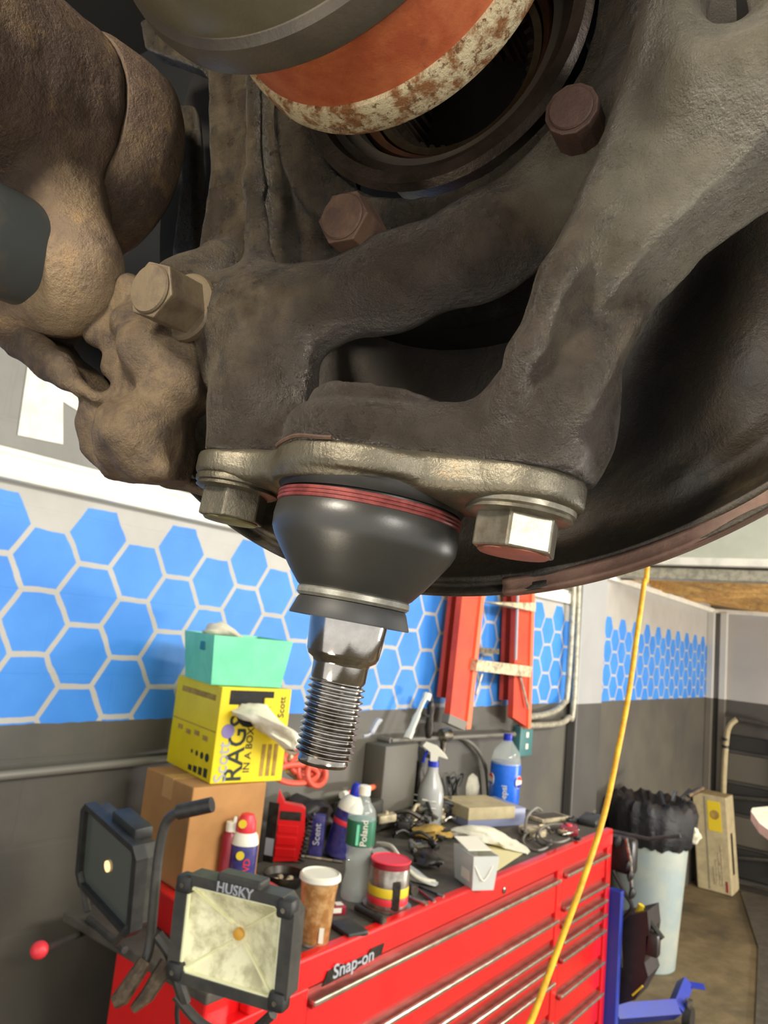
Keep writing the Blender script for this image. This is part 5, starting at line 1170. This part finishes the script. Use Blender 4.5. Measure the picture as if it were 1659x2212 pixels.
bumps = [(1600, 800, 130, 240, .25, -.016), (1420, 700, 90, 260, .5, .010), (1560, 1000, 120, 70, -.5, .006), (1480, 1040, 70, 26, -.6, -.004), (1590, 960, 70, 24, -.6, -.004), (1270, 960, 150, 90, -.5, .008), (1180, 1240, 60, 26, -.6, -.003)]
rs = list(np.linspace(.060, .150, 40))+[.153, .156, .158, .1595, .160, .1615, .1625, .163, .1645, .1652, .1655]
ts = list(np.linspace(.026, .016, 40))+[.013, .009, .004, .001, -.0005, .0006, .0022, .0010, -.001, -.001, .001]
vv_, ff_ = disc_grid(rs, ts, 420, bumps, keep=lambda x, y: x > 384 and not (x < 640 and y < 800))
o = obj('shield_plate', mesh('sp', vv_, ff_, True), M['shield'], sh_root); so = o.modifiers.new('s', 'SOLIDIFY'); so.thickness = .0012; so.offset = 1
lr = [.1608, .1618, .1630, .1642, .1650, .1658, .1660, .1655]; lt_ = [-.0010, -.0016, -.0012, -.0022, -.0024, -.0010, .003, .008]
vv_, ff_ = disc_grid(lr, lt_, 420, (), keep=lambda x, y: x > 1080 and y > 300)
o = obj('rolled_rim', mesh('rr', vv_, ff_, True), M['rim'], sh_root); so = o.modifiers.new('s', 'SOLIDIFY'); so.thickness = .0008; so.offset = 1
# rotor behind
rt = empty('brake_disc', C2W(H0+NH*.04), 'dark brake disc hidden behind the dust shield', 'brake disc')
MB().lathe([(.032, .158), (.032, .090), (.030, .085), (.012, .080)], Hc, nW, 96, cap=False).build('rotor_face', M['black_void'], rt, True)
MB().lathe([(.032, .158), (.044, .158), (.044, .06)], Hc, nW, 96, cap=False).build('rotor_edge', M['black_void'], rt, True, 30)
# dark backing sheet farther outboard, added so the gaps behind the parts read black
vs = []; fs = []
for j in range(9):
    for i in range(25):
        x = -350+2500*i/24; y = -450+1050*j/8; t_ = .10+.05*math.sin(i*.26)+.02*(j/8); p = KP(x, y, t_); vs.append(C2W(p))
for j in range(8):
    for i in range(24): a = j*25+i; fs.append((a, a+1, a+26, a+25))
o = obj('dark_backing', mesh('wl', vs, fs, True), M['liner']); so = o.modifiers.new('s', 'SOLIDIFY'); so.thickness = .003; tag(o, 'dark backing sheet added behind the suspension parts to blacken the gaps', 'liner')
# ---------------------------------------------------------------- brake caliper, left
cr = empty('brake_caliper', C2W(KP(180, 330, -.03)), 'big rusty brake caliper with a round piston body at the left', 'brake caliper')
Cc = KP(178, 330, -.030)
# body cylinder
F2 = Field((-.32, -.005, .08), (-.03, .30, .40), .0015)
F2.cyl(Cc, NH, .0372, -.17, -.012, .004, .004)
F2.chain([(120, 470, -.05, 120), (170, 560, -.05, 80), (190, 640, -.045, 66)], .006)
F2.chain([(170, 600, -.05, 60), (125, 635, -.048, 74), (20, 660, -.05, 70), (-60, 640, -.05, 80)], .010)
F2.rough(.0002, .010, 2)
obj('caliper_body', F2.mesh('cb'), M['caliper'], cr)
def lathC(name, prof, mt, c, n=64): return MB().lathe(prof, C2W(c), nW, n, cap=True).build(name, mt, cr, True, 35)
lathC('piston_flange', [(-.013, .0375), (-.010, .0388), (.002, .0398), (.010, .0396), (.013, .0375)], M['caliper'], Cc)
lathC('piston_boot', [(.012, .034), (.016, .034), (.019, .030), (.020, .024)], M['liner'], Cc)
bc = KP(12, 530, -.066)
lathC('slide_pin_boot', [(-.05, .0150), (-.02, .0158), (.0, .0164), (.010, .0162), (.013, .0150), (.014, .010)], M['slide'], bc)
# bracket
br2 = empty('caliper_bracket', C2W(KP(300, 880, -.03)), 'flaking brown caliper bracket at the lower left of the knuckle', 'caliper bracket')
F3 = Field((-.24, -.01, .18), (-.02, .13, .38), .0013)
F3.plate([(-80, 600), (120, 640), (190, 690), (130, 706), (108, 730), (218, 842), (214, 872), (140, 834), (70, 782), (0, 735), (-80, 700)], -.052, -.030, .004, .003)
F3.plate([(190, 700), (230, 640), (300, 600), (400, 650), (440, 720), (450, 860), (400, 900), (386, 1040), (340, 1045), (262, 1040), (206, 985), (190, 915), (214, 872), (272, 846), (250, 812), (254, 778), (212, 752)], -.046, -.030, .005, .004)
F3.chain([(272, 690, -.046, 30), (325, 760, -.046, 58), (370, 830, -.044, 50), (335, 900, -.044, 46)], .005)
F3.chain([(245, 915, -.050, 42), (300, 940, -.050, 60), (250, 970, -.048, 36)], .008)
F3.chain([(300, 1010, -.050, 26), (350, 1015, -.050, 22)], .006)
F3.chain([(40, 700, -.050, 28), (125, 785, -.050, 22), (206, 862, -.048, 9)], .003)
F3.plate([(215, 860), (268, 1030), (400, 1062), (470, 1078), (470, 1050), (390, 1030), (300, 1005)], -.028, -.020, .004, .002)
F3.rough(.00042, .010, 3)
obj('casting', F3.mesh('br'), M['rusty'], br2)
MB().prism([(-.03, -.05), (.05, -.05), (.05, .05), (-.03, .05)], C2W(KP(170, 760, .0)), D2W(np.cross([0, 1, 0], NH)/np.linalg.norm(np.cross([0, 1, 0], NH))), D2W(np.cross(NH, np.cross([0, 1, 0], NH))), nW, 0, .004) if 0 else None
pdp = [(205, 745), (300, 760), (300, 860), (214, 866)]
MB().add([C2W(KP(x, y, -.012)) for x, y in pdp]+[C2W(KP(x, y, -.006)) for x, y in pdp], [(0, 1, 2, 3), (4, 5, 6, 7), (0, 1, 5, 4), (1, 2, 6, 5), (2, 3, 7, 6), (3, 0, 4, 7)]).build('pad_plate', M['slide'], br2)
pdp = [(100, 690), (235, 700), (220, 870), (110, 760)]
MB().add([C2W(KP(x, y, -.016)) for x, y in pdp]+[C2W(KP(x, y, -.010)) for x, y in pdp], [(0, 1, 2, 3), (4, 5, 6, 7), (0, 1, 5, 4), (1, 2, 6, 5), (2, 3, 7, 6), (3, 0, 4, 7)]).build('brake_pad_backing', M['black_void'], br2)
# ---------------------------------------------------------------- ball joint
bj = empty('ball_joint', C2W(J0), 'new ball joint with black rubber boot and bare threaded stud', 'ball joint')
# flange plate: hull of three discs
def hull(circs, n=40):
    pts = [(a+r*math.cos(t), w_+r*math.sin(t)) for a, w_, r in circs for t in np.linspace(0, 2*math.pi, n, endpoint=False)]
    pts = sorted(set(pts))
    def half(ps):
        h = []
        for p in ps:
            while len(h) > 1 and (h[-1][0]-h[-2][0])*(p[1]-h[-2][1])-(h[-1][1]-h[-2][1])*(p[0]-h[-2][0]) <= 0: h.pop()
            h.append(p)
        return h
    return half(pts)[:-1]+half(pts[::-1])[:-1]
# concave waist between bolt ears and the centre
F4 = Field(JP(0, 0)-.07, JP(0, 0)+.07, .0009)
F4.cyl(JP(aL, 0), JU, .0125, 0, .0062, .004, .0012)
F4.cyl(JP(aR, 0), JU, .0142, 0, .0062, .004, .0012)
F4.cyl(JP(0, 0), JU, .0262, 0, .0062, .010, .0012)
for aa_, r1, r2 in ((aL, .0085, .015), (aR, .012, .017)):
    for s0 in np.linspace(0, 1, 6): F4.cyl(JP(aa_*s0, 0), JU, r1*s0+r2*(1-s0), 0, .0062, .004, .0012)
F4.cyl(JP(-.002, 0, 0), JU, .0245, -.0022, .004, .0015, .001)
obj('flange_plate', F4.mesh('fp'), M['plate'], bj)
def lathJ(name, prof, mt, n=72, parent=None, ang=35): return MB().lathe([(-h, r) for h, r in prof], C2W(J0), uW, n, cap=True).build(name, mt, parent or bj, True, ang)
lathJ('housing_collar', [(.0, .0238), (.0022, .0240), (.0036, .0232), (.0040, .021)], M['black_void'])
lathJ('boot', [(.0036, .0224), (.0050, .0226), (.0064, .0228), (.0072, .0234), (.0100, .0237), (.0130, .0235), (.0150, .0226), (.0185, .0202), (.0225, .0173), (.0258, .0146), (.0266, .0136), (.0270, .012)], M['rubber'], 96, ang=80)
for k in range(3):
    MB().tube([C2W(JP(.0231*math.cos(a), -.0046-.0009*k+.0002*math.sin(2*a), .0231*math.sin(a))) for a in np.linspace(0, 2*math.pi, 96)[:-1]], .00052, 8, True).build('clip_ring', M['ringred'], bj, True)
lathJ('clip_ring_grey', [(.0262, .0128), (.0262, .0136), (.0268, .0142), (.0280, .0143), (.0287, .0137), (.0289, .0125)], M['ringgrey'])
lathJ('dust_lip', [(.0289, .0135), (.0296, .0139), (.0330, .0151), (.0334, .0150), (.0325, .0120), (.0320, .0095)], M['rubber2'])
sd_ = lathJ('stud', [(.0310, .0098), (.0335, .0098), (.0412, .00905), (.0424, .0085), (.0432, .0072), (.0440, .0069), (.0475, .0068), (.0482, .0064)], M['chrome'], 96, ang=50)
# helical thread
def thread(v0, v1, r0, r1, pitch, name, parent, mt):
    nt = 64; turns = (v1-v0)/pitch; N = int(turns*nt); prof = [(0, r0), (.36, r1), (.46, r1), (.82, r0)]
    vs = []; fs = []
    for i in range(N+1):
        a = 2*math.pi*i/nt; f = min(1, i/(nt*.5), (N-i)/(nt*.6)+.35)
        for q_, r_ in prof: r2 = r0+(r_-r0)*f; vs.append(C2W(JP(r2*math.cos(a), -(v0+pitch*(i/nt+q_)), r2*math.sin(a))))
    for i in range(N):
        for k in range(3): fs.append((i*4+k, i*4+k+1, (i+1)*4+k+1, (i+1)*4+k))
    for i in range(N-nt): fs.append((i*4+3, (i+nt)*4, (i+nt+1)*4, (i+1)*4+3))
    o = MB().add(vs, fs).build(name, mt, parent, True, 25, fix=True); return o
thread(.0470, .0655, .0061, .0071, .00150, 'thread', sd_, M['thread'])
lathJ('stud_tip', [(.0475, .0060), (.0665, .0060), (.0672, .0062), (.0680, .0058), (.0681, .002)], M['thread'], 48, sd_)
MB().tube([C2W(JP(.0262*math.cos(a), .0066+.0003*math.sin(9*a), .0262*math.sin(a))) for a in np.linspace(-2.5, -1.5, 24)], .00055, 6).build('rust_seam', M['bolt_rust'], bj, True)
# flange bolts
e = empty('flange_bolt', C2W(JP(aR, 0)), 'steel flange bolt with a reddish face right of the rubber boot', 'bolt')
hexbolt(e, C2W(JP(aR, 0)), -uW, .0101, .0098, .0129, .0022, M['bolt_steel'], M['bolt_steel'], rot=.72, face=M['bolt_face'])
MB().lathe([(.0020, .0120), (.0030, .0124), (.0036, .0112)], C2W(JP(aR, 0)), -uW, 40).build('flange', M['bolt_steel'], e, True, 30)
e = empty('flange_bolt', C2W(JP(aL, 0)), 'shadowed steel flange bolt with a greenish face left of the rubber boot', 'bolt')
hexbolt(e, C2W(JP(aL, 0)), -uW, .0094, .0098, .0120, .0022, M['plate'], M['plate'], rot=.45, face=mat('greenish_bolt_face', (120, 118, 84), .4, .5, (96, 92, 68), 100))
MB().lathe([(.0020, .0112), (.0030, .0116), (.0036, .0104)], C2W(JP(aL, 0)), -uW, 40).build('flange', M['plate'], e, True, 30)
# rust weld lip on top of the flange
print('aL,aR', aL, aR, 'obj', len(bpy.data.objects))
